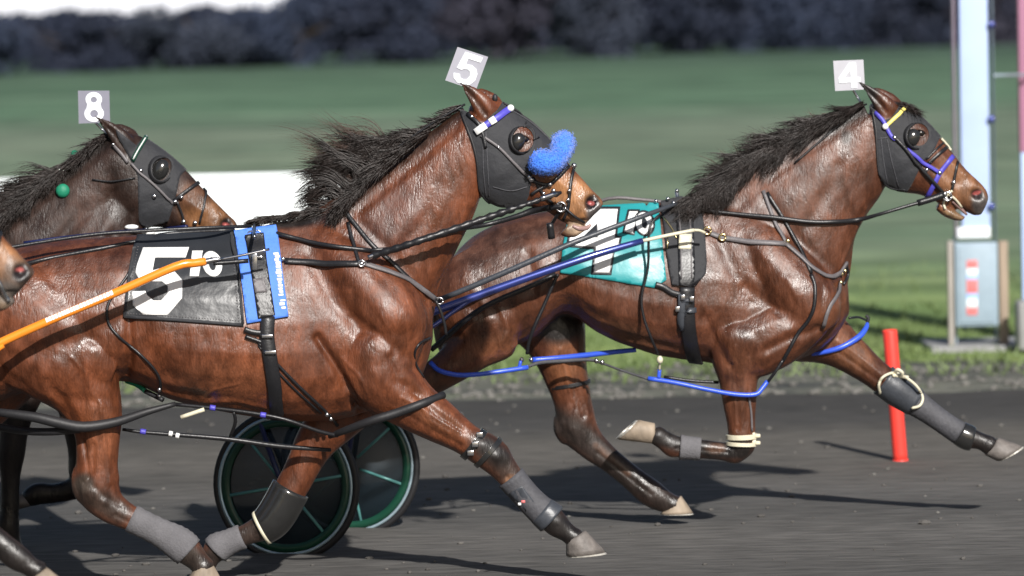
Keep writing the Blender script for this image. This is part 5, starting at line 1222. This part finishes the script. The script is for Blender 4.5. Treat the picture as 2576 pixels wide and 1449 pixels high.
for x in (1712, 1738): strap(mb, soh, [(x - 4, 530), (x, 600), (x + 2, 700)], 3, .003, .003)
mb.build("seam", M['grey_strap'], so)
cloth(soh, "shaft_tug", [(1709, 588), (1740, 590), (1738, 627), (1707, 626)], 'cream_strap', .006, .012, 7, 2, parent=so)
mb = MB(); strap(mb, sdh, [(1667, 545), (1690, 575), (1702, 600)], 4, .004, .004); strap(mb, sdh, [(1680, 590), (1678, 626)], 3.5, .004, .004); mb.build("saddle_chain", M['brass'], so)
mb = MB(); bar(mb, [(1702, 520, D4 - .1), (1704, 500, D4 - .06), (1702, 482, D4 - .04)], 5, 8)
for x, y in ((1703, 480), (1680, 500), (1694, 510), (1650, 506)): sphere(mb, P(x, y, D4 - .1), (.010, .010, .010), 10, 8)
mb.build("terret", M['steel'], so)
gi = MB(); strap(gi, H, [(1728, 722), (1728, 780), (1733, 840), (1750, 915)], 38, .012, .014); strap(gi, H, [(1728, 722), (1728, 780), (1733, 840), (1750, 915)], 34, .01, .01, near=False); go = gi.build("girth", M['black_strap'], H.root)
g2 = on(H, gi); mb = MB(); strap(mb, g2, [(1706, 756), (1748, 752)], 18, .006, .012); strap(mb, g2, [(1704, 782), (1748, 780)], 14, .006, .012); strap(mb, g2, [(1714, 740), (1714, 830)], 18, .006, .01); mb.build("girth_strap", M['boot_grey'], go)
mb = MB()
for x, y in ((1716, 748), (1738, 752), (1712, 776)): box(mb, hit(g2, x, y, .022)[0], .022, .008, .026, bev=.003)
mb.build("girth_buckle", M['steel'], go)
straps(H, "back_strap", [([(1648, 716), (1668, 722), (1690, 736), (1712, 742)], 15)], 'black_strap', .012, .01, far=False)
# reins
mb = MB(); bar(mb, onbody(H, [(1702, 518), (1720, 520), (1797, 532), (1870, 540), (1947, 547), (2034, 558), (2100, 558), (2158, 553)], .022) + [(2216, 538, D4 - .14), (2290, 516, D4 - .13), (2330, 506, D4 - .12)], [4, 4.5, 5, 5.5, 6, 6, 6, 6, 4.5, 4.5, 5]); bar(mb, [(2308, 511, D4 - .12), (2345, 500, D4 - .115), (2374, 490, D4 - .11)], 8.5); mb.build("rein", M['black_strap'], H.root)
mb = MB(); bar(mb, [(1704, 512, D4 - .12), (1655, 530, D4 - .24), (1606, 548, D4 - .30), (1500, 588, D4 - .36), (1419, 620, D4 - .40), (1250, 694, D4 - .42), (1111, 752, D4 - .40), (980, 800, D4 - .35), (860, 830, D4 - .3)], [4, 6, 6.5, 7, 7.5, 7.5, 7, 6, 5]); mb.build("rein", M['boot_grey'], H.root)
mb = MB(); bar(mb, [(1704, 512, D4 + .05), (1620, 503, D4 + .02), (1530, 500, D4 + .02), (1440, 540, D4 + .1), (1300, 600, D4 + .2)], 4.5); mb.build("rein", M['grey_strap'], H.root)
# breast collar
straps(H, "breast_strap", [([(1784, 588), (1818, 598), (1890, 609), (1974, 615)], 13)], 'grey_strap', .01, .009)
straps(H, "breast_collar", [([(1974, 614), (2012, 646), (2044, 676), (2082, 697), (2108, 688), (2128, 660)], 11)], 'grey_strap', .01, .008)
straps(H, "neck_strap", [([(1920, 480), (1947, 554), (1976, 612)], 9)], 'grey_strap', .008, .007)
straps(H, "neck_strap", [([(1930, 484), (1974, 556), (2012, 628), (2040, 688)], 9)], 'black_strap', .009, .007)
mb = MB(); buckle_ring(mb, H, 1777, 586, 9, 2.8, .024); buckle_ring(mb, H, 1818, 599, 8, 3, .02); ball(mb, H, 1978, 611, 6, .016)
for x, y in ((2110, 712), (2112, 690), (2120, 680)): ball(mb, H, x, y, 5, .014)
mb.build("collar_ring", M['brass'], H.root)
mb = MB(); rod_on(mb, H, [(2040, 690), (2050, 720), (2048, 770), (2034, 805), (2008, 838), (1985, 880), (1968, 910)], 5); bar(mb, [(1970, 905, D4 - .24), (1950, 936, D4 - .24), (1932, 960, D4 - .22)], 4); mb.build("hobble_hanger", M['black_strap'], H.root)
straps(H, "chest_strap", [([(2112, 708), (2104, 740), (2084, 775), (2070, 822)], 10)], 'grey_strap', .01, .006, far=False)
mb = MB(); bar(mb, [(2136, 800, D4 + .05), (2160, 798, D4 + .1), (2180, 806, D4 + .12)], 3); bar(mb, onbody(H, [(2128, 664), (2134, 690), (2122, 716)], .02), 4); mb.build("chest_strap", M['black_strap'], H.root)
mb = MB(); bar(mb, [(1660, 540, D4 - .3), (1640, 560, D4 - .33), (1632, 590, D4 - .345), (1630, 672, D4 - .33), (1614, 747, D4 - .33), (1620, 800, D4 - .33), (1638, 850, D4 - .32), (1656, 892, D4 - .28)], 3.6); mb.build("hobble_hanger", M['black_strap'], H.root)
mb = MB(); bar(mb, [(1404, 690, D4 - .31), (1396, 705, D4 - .315), (1370, 765, D4 - .315), (1345, 820, D4 - .32), (1330, 862, D4 - .30), (1326, 890, D4 - .28)], 4.6); mb.build("hobble_hanger", M['black_strap'], H.root)
mb = MB(); bar(mb, [(1398, 690, D4 - .318), (1330, 722, D4 - .33), (1250, 756, D4 - .335), (1190, 790, D4 - .33), (1120, 850, D4 - .3), (1085, 880, D4 - .28)], 7, 8); mb.build("crupper_strap", M['black_strap'], H.root)  # black strap that doubles as the shaft's shadow on the haunch
# hobbles
def hob(name, pts, r_u, mat='blue_hobble'): mb = MB(); bar(mb, pts, r_u, 12); return mb.build(name, M[mat], H.root)
o = hob("hobble", [(1083, 912, D4 - .22), (1105, 932, D4 - .245), (1150, 943, D4 - .25), (1200, 942, D4 - .25), (1262, 934, D4 - .235), (1328, 924, D4 - .2)], 6)
mb = MB(); bar(mb, [(1305, 928, D4 - .21), (1310, 908, D4 - .21)], 4.5); mb.build("hobble_stem", M['blue_hobble'], o)
o = hob("hobble", [(1334, 906, D4 + .02), (1400, 901, D4 + .03), (1470, 894, D4 + .02), (1540, 886, D4), (1600, 880, D4 - .02)], [7, 7, 7, 6.5, 6])
o = hob("hobble", [(1630, 952, D4 - .23), (1700, 963, D4 - .24), (1780, 980, D4 - .245), (1850, 992, D4 - .25), (1900, 992, D4 - .245), (1918, 976, D4 - .23), (1930, 960, D4 - .215)], 6)
mb = MB(); bar(mb, [(1657, 952, D4 - .235), (1659, 930, D4 - .235)], 5); mb.build("hobble_stem", M['blue_hobble'], o)
o = hob("hobble", [(2006, 892, D4 + .1), (2060, 888, D4 + .06), (2115, 874, D4 + .05), (2160, 848, D4 + .08), (2178, 826, D4 + .12), (2182, 812, D4 + .15)], [5, 6, 7, 7.5, 6.5, 4])
mb = MB(); bar(mb, [(2182, 812, D4 + .15), (2184, 800, D4 + .15), (2178, 794, D4 + .15)], 4.5); mb.build("hobble_end", M['rubber'], o)
mb = MB(); sphere(mb, P(1660, 905, D4 - .27), (.016, .016, .02), 12, 8); bar(mb, [(1660, 905, D4 - .27), (1659, 932, D4 - .24)], 2.6, 8); mb.build("hanger_ball", M['cream_strap'], H.root)
mb = MB(); q = [(1328, 922, D4 - .19), (1360, 912, D4 - .15), (1420, 908, D4 - .1), (1480, 905, D4 - .1), (1515, 914, D4 - .12), (1570, 934, D4 - .17), (1632, 954, D4 - .22)]; bar(mb, q, [4, 5, 5, 4.5, 3, 3, 3.2], 8); mb.build("hobble_connector", M['dark_wrap'], H.root)
mb = MB()
for x, y, dd in ((1515, 912, -.13), (1500, 908, -.12), (1312, 905, -.2), (1336, 905, -.18)): sphere(mb, P(x, y, D4 + dd), (.011, .011, .014), 10, 8)
mb.build("hobble_clip", M['steel'], H.root)
mb = MB(); bar(mb, [(1670, 948, D4 - .1), (1740, 958, D4 - .1), (1808, 962, D4 - .1)], 4, 8); mb.build("hobble_connector", M['black_strap'], H.root)
# legs
ring_strap(H, "gaskin_strap", (1433, 967, 53, .85, FARH), -80, 9, 2.0, 'black_strap')
wb = wrap(H, "knee_boot", F4F, 4.0, 6.35, 6, 'boot_grey')
mb = MB(); loop = [(2214, 990), (2211, 968), (2222, 948), (2250, 938), (2282, 952), (2308, 974), (2321, 1000), (2314, 1020), (2294, 1027)]
q = catmull(loop, 6); bar(mb, onbody(H, [tuple(a) for a in q], .028), 3.6, 8, 0, 1); mb.build("boot_trim", M['cream_strap'], wb)
mb = MB(); bar(mb, onbody(H, [(2250, 940), (2258, 930), (2270, 938), (2266, 950)], .03), 4.5); bar(mb, onbody(H, [(2246, 944), (2262, 946), (2284, 950)], .03), 5); mb.build("boot_buckle", M['cream_strap'], wb)
wrap(H, "shin_boot", F4F, 6.4, 9.3, 4, 'dark_wrap'); wrap(H, "ankle_boot", F4F, 9.2, 10.4, 5, 'boot_black')
wrap(H, "shin_boot", F4N, 9.2, 10.4, 4.5, 'bandage')
ks = ring_strap(H, "knee_strap", (1866, 1098, 35, 1, NEARF), -88, 12, 5, 'cream_strap'); ring_strap(H, "knee_strap", (1865, 1116, 35, 1, NEARF), -92, 9, 5, 'cream_strap')
mb = MB()
for x, y in ((1893, 1092), (1906, 1096), (1895, 1110), (1906, 1114)): box(mb, P(x, y, D4 + NEARF - .03), .026, .03, .018, bev=.005)
mb.build("strap_end", M['cream_strap'], ks)
mb = MB(); bar(mb, onbody(H, [(1884, 1000), (1890, 1040), (1892, 1085)], .006), 3); mb.build("boot_suspender", M['grey_strap'], H.root)
# head
hood, hoodh = cloth(H, "hood", [(2190, 268), (2206, 280), (2226, 302), (2240, 298), (2262, 264), (2272, 258), (2296, 272), (2330, 304), (2364, 344), (2352, 372), (2338, 398), (2318, 404), (2310, 430), (2292, 466), (2280, 482), (2242, 478), (2221, 462), (2207, 428), (2202, 351)], 'black_cloth', .005, .004, 7, 3, [oval(2311, 339, 25, 28, 20)], both=True)
mb = MB()
for pts in ([(2216, 345), (2222, 400), (2234, 470)], [(2232, 350), (2242, 400), (2262, 476)], [(2205, 350), (2236, 345)]): strap(mb, hoodh, pts, 2.4, .002, .002)
mb.build("seam", M['dark_wrap'], hood)
mb = MB(); strap(mb, hoodh, [(2194, 276), (2202, 318), (2205, 351), (2210, 428), (2223, 460), (2244, 474), (2278, 478)], 5, .003, .003); mb.build("piping", M['rubber'], hood)
eyeball(H, 2315, 335, 12, (2302, 343, 31, 34, 85, 290, .03), 'rubber', (2294, 347, 20, 24, .028))
bb = MB(); strap(bb, hoodh, [(2229, 318), (2254, 294), (2285, 264)], 9.5, .008, .007); bo = bb.build("browband", M['yellow_band'], H.root)
mb = MB(); ball(mb, H, 2227, 320, 8, .018); mb.build("rosette", M['white_vinyl'], bo)
straps(H, "cheek_strap", [([(2204, 282), (2222, 306), (2240, 340), (2252, 352)], 10), ([(2280, 376), (2304, 394), (2326, 412), (2361, 436)], 9)], 'purple_strap', .013, .006)
straps(H, "cheek_strap", [([(2246, 342), (2278, 376), (2308, 416), (2340, 448), (2374, 484)], 8)], 'black_strap', .016, .006)
straps(H, "noseband", [([(2396, 394), (2380, 414), (2363, 436), (2350, 462), (2332, 496)], 12)], 'purple_strap', .008, .007)
straps(H, "noseband", [([(2334, 412), (2356, 392), (2382, 370)], 9), ([(2408, 408), (2402, 440), (2394, 478)], 7), ([(2330, 400), (2350, 380), (2374, 358)], 5)], 'black_strap', .007, .006)
mb = MB()
for x, y, r_u in ((2361, 436, 6), (2329, 428, 5), (2396, 460, 6), (2250, 347, 6), (2376, 486, 7), (2380, 496, 6)): ball(mb, H, x, y, r_u, .014)
buckle_ring(mb, H, 2382, 490, 11, 2.8, .02); mb.build("bit_ring", M['steel'], H.root)
mb = MB(); bar(mb, onbody(H, [(2396, 480), (2384, 488), (2374, 510), (2378, 526)], .012), 3.2); bar(mb, onbody(H, [(2382, 486), (2402, 500), (2420, 522)], .01), 3); mb.build("bit_strap", M['cream_strap'], H.root)
mb = MB(); bar(mb, onbody(H, [(2396, 506), (2414, 521), (2432, 540)], .002), [3, 5.5, 3], 10); mb.build("tongue", M['lip'], H.root)
mb = MB(); strap(mb, H, [(2366, 350), (2380, 366), (2390, 380)], 7, .008, .006); mb.build("nose_strap", M['cream_strap'], H.root)
straps(H, "overcheck", [([(2180, 262), (2130, 300), (2070, 350), (2000, 412)], 5)], 'black_strap', .012, .006, far=False)
mb = MB(); strands(mb, [(2250, 262, D4 - .03), (2275, 262, D4 - .03), (2296, 276, D4 - .03)], 71, 170, lambda t, r: (-30 + r.uniform(-14, 14), -46 + r.uniform(-8, 8)), lambda t, r: r.uniform(24, 48), .0028); mb.build("forelock", M['hair_black'], H.root)
plate(H, [(2096, 153), (2172, 150), (2176, 225), (2101, 229)], D4 + .06, 'plate_white', '4', [(2144, 222, .065), (2158, 246, .06), (2170, 268, .03)])
def mane4():
    mb = MB(); d = D4 - .02
    locks(mb, [(2172, 262, d - .03), (2100, 294, d - .04), (2020, 332, d - .05), (1930, 386, d - .06), (1840, 440, d - .07), (1756, 486, d - .07)], 51, 110, 30, lin(204, 206, 210, 214), lin(214, 220, 228, 232), lin(70, 130, 150, 110), 7, .0023, jit=1.4, dv=-.06)
    locks(mb, [(2120, 284, d), (2020, 332, d), (1930, 386, d), (1840, 440, d)], 52, 70, 30, lin(192, 186, 190), lin(212, 204, 212), lin(80, 130, 130), 9, .0023, jit=1.5, wave=12)
    locks(mb, [(1880, 424, d - .08), (1810, 466, d - .1), (1750, 500, d - .11)], 54, 46, 30, lin(222, 232), lin(240, 236), lin(120, 80), 9, .0024, jit=1.3, dv=-.05)
    locks(mb, [(2060, 312, d), (1960, 366, d), (1850, 432, d)], 57, 24, 21, lin(172, 168), lin(196, 206), lin(70, 80), 10, .0026, wave=14)
    return mb
mane4().build("mane", M['hair_black'], H.root)
mb = MB(); d = D4 + .01
locks(mb, [(2100, 294, d), (2000, 340, d), (1900, 400, d), (1830, 445, d)], 55, 22, 9, lin(160, 150), lin(180, 170), lin(50, 90), 14, .0012, wave=22)
mb.build("mane_wisp", M['hair_brown'], H.root)
mb = MB(); strands(mb, [(1100, 760, D4 + .02), (1090, 790, D4 + .02)], 56, 160, lambda t, r: (190 + r.uniform(-12, 12), 225 + r.uniform(-16, 16)), lambda t, r: r.uniform(200, 330), .005, nseg=9); mb.build("tail", M['hair_black'], H.root)

# ------------------------------------------------------------------ gear of horse 8
H = h8
hood, hoodh = cloth(H, "hood", [(292, 326), (322, 350), (342, 366), (372, 334), (402, 356), (436, 386), (472, 424), (453, 442), (441, 500), (424, 555), (372, 572), (350, 560), (346, 440), (326, 398), (302, 352)], 'black_cloth', .005, .004, 7, 3, [oval(404, 428, 26, 31, 20, .3)], both=True)
eyeball(H, 411, 418, 12, (402, 428, 31, 37, 60, 330, .025), 'rubber', (402, 430, 21, 30, .03))
bb = MB(); strap(bb, hoodh, [(328, 416), (344, 384), (371, 338)], 11, .008, .006); bo = bb.build("browband", M['green_rim'], H.root); bh = on(H, bb)
mb = MB(); strap(mb, bh, [(330, 411), (345, 381), (370, 340)], 2.6, .003, .002); mb.build("band_trim", M['white_vinyl'], bo)
mb = MB(); strap(mb, bh, [(322, 422), (342, 400)], 13, .006, .006); mb.build("rosette", M['white_vinyl'], bo)
straps(H, "crown_strap", [([(286, 360), (306, 388), (322, 410)], 8), ([(330, 412), (352, 436), (372, 452), (420, 496), (436, 512)], 6)], 'grey_strap', .013, .005)
straps(H, "noseband", [([(438, 504), (470, 480), (504, 456)], 9), ([(520, 468), (512, 520), (502, 562)], 6), ([(446, 506), (458, 540), (464, 565)], 6)], 'black_strap', .007, .006)
mb = MB()
for x, y, r_u in ((442, 506, 6), (456, 496, 5), (462, 556, 6), (492, 560, 6), (387, 492, 6), (288, 362, 4), (354, 430, 5)): ball(mb, H, x, y, r_u, .014)
mb.build("bit_ring", M['steel'], H.root)
straps(H, "throat_strap", [([(232, 452), (280, 456), (340, 448)], 4)], 'black_strap', .008, .005)
mb = MB(); rod_on(mb, H, [(268, 352), (230, 372), (191, 390), (150, 420)], 3.5); mb.build("overcheck", M['black_strap'], H.root)
for x, y, r_u in ((160, 482, 18), (190, 390, 10)):
    mb = MB(); ball(mb, H, x, y, r_u, .012, (1, .7, 1)); mb.build("neck_pad", M['green_tab'], H.root)
for x, y in ((325, 571), (372, 571)):
    mb = MB(); ball(mb, H, x, y, 11, .03, (1.6, .7, .6)); mb.build("bit_pad", M['white_vinyl'], H.root)
mb = MB(); rod_on(mb, H, [(60, 612), (180, 596), (300, 584), (400, 578), (470, 570)], 5, .12); mb.build("rein", M['navy_dark'], H.root)
plate(H, [(196, 228), (275, 228), (277, 308), (198, 311)], D8 + .05, 'plate_grey', '8', [(238, 306, .055), (262, 330, .05), (282, 346, .02)])
mb = MB(); d = D8 - .02
locks(mb, [(272, 340, d), (210, 386, d - .03), (140, 442, d - .05), (70, 498, d - .07), (0, 556, d - .08)], 61, 90, 18, lin(206, 210, 216), lin(220, 232, 240), lin(50, 110, 150), 9, .0026, jit=1.4, dv=-.05)
locks(mb, [(150, 432, d), (80, 482, d), (10, 540, d)], 62, 40, 18, lin(180, 176), lin(206, 206), lin(90, 150), 9, .0032)
locks(mb, [(150, 430, d), (110, 456, d)], 63, 6, 9, lin(160, 164), lin(176, 190), lin(130, 160), 9, .0016, wave=16)
mb.build("mane", M['hair_black'], H.root)
mb = MB(); strands(mb, [(-1085, 760, D8), (-1090, 790, D8)], 64, 120, lambda t, r: (190 + r.uniform(-12, 12), 225 + r.uniform(-16, 16)), lambda t, r: r.uniform(200, 330), .005); mb.build("tail", M['hair_black'], H.root)
# ------------------------------------------------------------------ gear of the horse at the left edge
H = hn
straps(H, "noseband", [([IN(1430, 418), IN(1404, 446), IN(1376, 464), IN(1334, 454)], 9), ([IN(1442, 424), IN(1434, 470), IN(1430, 520)], 8)], 'black_strap', .006, .006)
mb = MB(); bar(mb, onbody(H, [(-8, 700), (4, 724), (14, 746), (22, 758)], .012), 6); mb.build("bit", M['steel'], H.root)
hood, hoodh = cloth(H, "hood", [IN(*p) for p in [(1157, 276), (1176, 282), (1192, 300), (1214, 310), (1249, 277), (1264, 258), (1283, 264), (1320, 290), (1358, 322), (1386, 350), (1396, 372), (1380, 402), (1346, 432), (1331, 489), (1319, 516), (1281, 522), (1229, 516), (1204, 476), (1189, 364)]], 'black_cloth', .005, .004, 12, 3, [oval(*IN(1312, 352), 29, 33, 20)], both=True)
eyeball(H, *IN(1313, 352), 17)
mb = MB(); d = DN - .02
strands(mb, [(*IN(1150, 280), d), (*IN(1000, 388), d), (*IN(850, 520), d)], 66, 420, lambda t, r: (170 + r.uniform(-14, 14), 220 + r.uniform(-20, 25)), lambda t, r: r.uniform(70, 160), .005); mb.build("mane", M['hair_black'], H.root)

# ------------------------------------------------------------------ racing carts
def wheel(root, c, rad, ax, spokes=6, ph=0.3, label=None):
    """disc wheel turning on axis ax, centred at c"""
    ax = ax.normalized(); u = Vector((0, 0, 1)); u = (u - ax * u.dot(ax)).normalized(); v = ax.cross(u); n = 56
    def lathe(name, prof, mat, parent, closed=True):
        mb = MB(); rs = []
        for k in range(n):
            a = 2 * math.pi * k / n; e = u * math.cos(a) + v * math.sin(a); rs.append([c + e * r_ + ax * o for r_, o in prof])
        rs.append(rs[0]); rings(mb, rs, cap=False); return mb.build(name, M[mat], parent)
    w = empty("wheel", c); w.parent = root; w.location = c - root.location
    circ = lambda r0, o0, t: [(r0 + t * math.cos(a), o0 + t * math.sin(a)) for a in [2 * math.pi * k / 10 for k in range(10)]]
    lathe("tyre", circ(rad - .019, 0, .019), 'rubber', w); lathe("rim", [(rad - .036, -.014), (rad - .030, -.020), (rad - .045, -.017), (rad - .045, .017), (rad - .030, .02), (rad - .036, .014)], 'rim_blue', w)
    lathe("inner_rim", [(rad - .047, -.016), (rad - .086, -.013), (rad - .086, .013), (rad - .052, .016)], 'green_rim', w)
    lathe("disc", [(rad - .08, -.006), (.03, -.016), (.0, -.016), (.0, .016), (.03, .016), (rad - .08, .006)], 'wheel_disc', w)
    lathe("hub", [(.032, -.02), (.026, -.035), (.0, -.036), (.0, .036), (.026, .035), (.032, .02)], 'steel', w)
    for k in range(spokes):
        a = ph + 2 * math.pi * k / spokes; e = u * math.cos(a) + v * math.sin(a); mb = MB(); f = e.cross(ax)
        q0, q1 = c + e * .06 - ax * .0125, c + e * (rad - .084) - ax * .0095
        tube3(mb, [q0, q1], .0075, 8, 0, 1); mb.build("spoke", M['spoke_teal'], w)
M['rim_blue'] = simple("rim_blue", (0.42, 0.55, 0.62), 0.3, 0, 20, metal=.5, var=.1)
M['wheel_disc'] = simple("wheel_disc", (0.010, 0.020, 0.028), 0.5, 0.03, 4, var=.3)
_b = M['wheel_disc'].node_tree.nodes['Principled BSDF']; _b.inputs['Alpha'].default_value = 0.72
M['spoke_teal'] = simple("spoke_teal", (0.09, 0.26, 0.25), 0.35, 0, 20, var=.1)
def cart(label, tube_mat, near_shaft, far_shaft, arch, wheels, rad, ph):
    cN = P(*wheels[0]); root = empty("racing_sulky", (cN.x, (cN.y + wheels[1][2]) / 2, 0.0)); tag(root, label, "sulky", "racing sulkies behind the horses")
    for nm, sh in (("shaft", near_shaft), ("shaft", far_shaft)):
        mb = MB(); bar(mb, sh[0], sh[1], 14); mb.build(nm, M[tube_mat], root)
    mb = MB(); bar(mb, arch, 9, 12); mb.build("arch", M[tube_mat], root)
    cF = P(*wheels[1]); ax = cF - cN; axd = ax.normalized()
    for cc, k in ((cN, 0), (cF, .5)): wheel(root, cc, rad, ax, 6, ph + k)
    for i, cc in ((0, cN), (-1, cF)):
        e = P(*arch[i]); o = axd * (.05 if i == 0 else -.05)
        mb = MB(); tube3(mb, [e, (e + cc) / 2 + o, cc + o], .013, 10, 0, 2); tube3(mb, [e, (e + cc) / 2 - o, cc - o], .013, 10, 0, 2); mb.build("wheel_fork", M['navy_dark'] if tube_mat == 'navy_tube' else M[tube_mat], root)
    m_ = (P(*arch[0]) + P(*arch[-1])) / 2; mb = MB(); box(mb, m_ + Vector((-.12, 0, .03)), .36, .42, .07, bev=.03); st = mb.build("seat", M['black_vinyl'], root)
    mb = MB(); box(mb, m_ + Vector((-.31, 0, .13)), .05, .40, .22, bev=.02); mb.build("seat_back", M['black_vinyl'], st)
    return root
s4 = cart("navy blue racing sulky behind the leading horse with green rimmed disc wheels", 'navy_tube',
    ([(1616, 606, D4 - .36), (1500, 640, D4 - .42), (1380, 680, D4 - .45), (1250, 726, D4 - .47), (1091, 784, D4 - .49), (900, 852, D4 - .52), (760, 930, D4 - .56)], [8, 9.5, 10, 10.5, 10.5, 10, 10]),
    ([(1610, 575, D4 + .36), (1380, 650, D4 + .42), (1091, 750, D4 + .47), (940, 830, D4 + .4), (900, 900, D4 + .36)], 8),
    [(640, 1010, 19.25), (690, 960, 19.3), (790, 930, 19.6), (880, 940, 20.0), (910, 975, 20.1)], [(720, 1221, 19.17), (880, 1170, 20.15)], .371, .35)
mb = MB(); bar(mb, [(1612, 607, D4 - .36), (1680, 592, D4 - .355), (1746, 579, D4 - .35)], 4.6, 10); bar(mb, [(1746, 579, D4 - .35), (1760, 580, D4 - .34), (1774, 586, D4 - .32)], 3.6, 8); mb.build("shaft_tip", M['cream_strap'], s4)
mb = MB(); bar(mb, [(1196, 746, D4 - .475), (1140, 784, D4 - .5), (1084, 824, D4 - .53), (980, 890, D4 - .55), (840, 1010, D4 - .58)], 5.5, 10); mb.build("shaft_brace", M['navy_tube'], s4)
s5 = cart("orange shafted racing sulky running out of the left edge beside the number five cloth", 'orange_tube',
    ([(516, 658, D5 - .385), (490, 662, D5 - .40), (440, 671, D5 - .42), (287, 738, D5 - .45), (110, 813, D5 - .48), (-20, 872, D5 - .50), (-200, 960, D5 - .55), (-380, 1040, D5 - .6)], [10.5, 11, 11, 11, 11, 11.5, 12, 12]),
    ([(516, 640, D5 + .385), (287, 720, D5 + .45), (-20, 850, D5 + .5), (-300, 980, D5 + .58)], 11),
    [(-520, 1060, D5 - .6), (-480, 1010, D5 - .5), (-440, 990, D5), (-440, 1000, D5 + .5), (-450, 1040, D5 + .6)], [(-560, 1266, D5 - .6), (-500, 1240, D5 + .6)], .371, .1)
mb = MB(); bar(mb, [(8, 868, D5 - .50), (-60, 915, D5 - .53), (-160, 1000, D5 - .56)], 8, 10); mb.build("shaft_brace", M['orange_tube'], s5)
mb = MB(); bar(mb, [(514, 659, D5 - .385), (536, 654, D5 - .385), (552, 652, D5 - .385)], [9, 7, 5], 10); bar(mb, [(550, 653, D5 - .385), (610, 642, D5 - .385), (678, 627, D5 - .375)], 3.4, 8); mb.build("shaft_tip", M['steel'], s5)
mb = MB(); bar(mb, [(536, 662, D5 - .375), (560, 661, D5 - .37), (625, 656, D5 - .36)], 6, 8); mb.build("shaft_clamp", M['black_strap'], s5)
# worn white lettering along the orange shaft (too blurred in the picture to be read)
mb = MB(); r_ = random.Random(3); q = catmull([(118, 809, D5 - .479), (200, 775, D5 - .466), (287, 738, D5 - .45)], 12); L0, L1 = P(*q[0]), P(*q[-1]); k = 0; t_ = 0.0
while t_ < .97:
    wv = r_.uniform(.035, .06); a, b = L0.lerp(L1, t_), L0.lerp(L1, min(t_ + wv * .82, 1)); tt = (b - a).normalized(); up = Vector((-tt.z, 0, tt.x)); c_ = (a + b) / 2; R0 = 11 * SC(D5)
    Mx = Matrix((tt, Vector((0, 1, 0)), up)).transposed()
    V = []; F = []
    for i in range(2):
        for j in range(6):
            an = R(-8 + 62 * j / 5); V.append((a if i == 0 else b) + Vector((0, -math.cos(an), 0)) * (R0 + .0012) + up * math.sin(an) * (R0 + .0012))
    for j in range(5): F.append((j, j + 1, j + 7, j + 6))
    mb.add(V, F); t_ += wv
mb.build("lettering", M['white_vinyl'], s5)

# ------------------------------------------------------------------ every separate piece becomes a part of its own
SPLIT = {"tape_band", "hanger_clip", "cheek_strap", "bit_ring", "collar_ring", "strap_buckle", "girth_buckle", "noseband", "neck_strap", "breast_strap", "breast_collar", "crown_strap", "throat_strap", "back_strap", "knee_strap", "hobble_clip", "strap_end", "eyelid", "bit_strap",
         "hobble_connector", "hanger_strap", "hobble_hanger", "girth_strap", "shaft_buckle", "terret", "seam", "girth", "hobble", "rein", "wheel_fork", "saddle_chain", "chest_strap", "end_cap", "band_trim", "boot_buckle", "binding", "overcheck", "shaft_tip"}
def split_pieces(o):
    me = o.data; n = len(me.vertices); par = list(range(n))
    def find(i):
        while par[i] != i: par[i] = par[par[i]]; i = par[i]
        return i
    for e in me.edges:
        a, b = find(e.vertices[0]), find(e.vertices[1])
        if a != b: par[a] = b
    groups = {}
    for f in me.polygons: groups.setdefault(find(f.vertices[0]), []).append(tuple(f.vertices))
    if len(groups) < 2: return
    parts = []
    for fs in groups.values():
        ids = sorted({i for f in fs for i in f}); mp = {k: i for i, k in enumerate(ids)}
        m2 = bpy.data.meshes.new(o.name); m2.from_pydata([tuple(me.vertices[i].co) for i in ids], [], [tuple(mp[i] for i in f) for f in fs]); m2.update()
        for mt in me.materials: m2.materials.append(mt)
        m2.polygons.foreach_set("use_smooth", [True] * len(m2.polygons)); parts.append(m2)
    for m2 in parts[1:]:
        c = o.copy(); c.data = m2; COL.objects.link(c)
    o.data = parts[0]
for o in list(COL.objects):
    if o.type == 'MESH' and o.name.split('.')[0] in SPLIT and o.parent and not o.children: split_pieces(o)
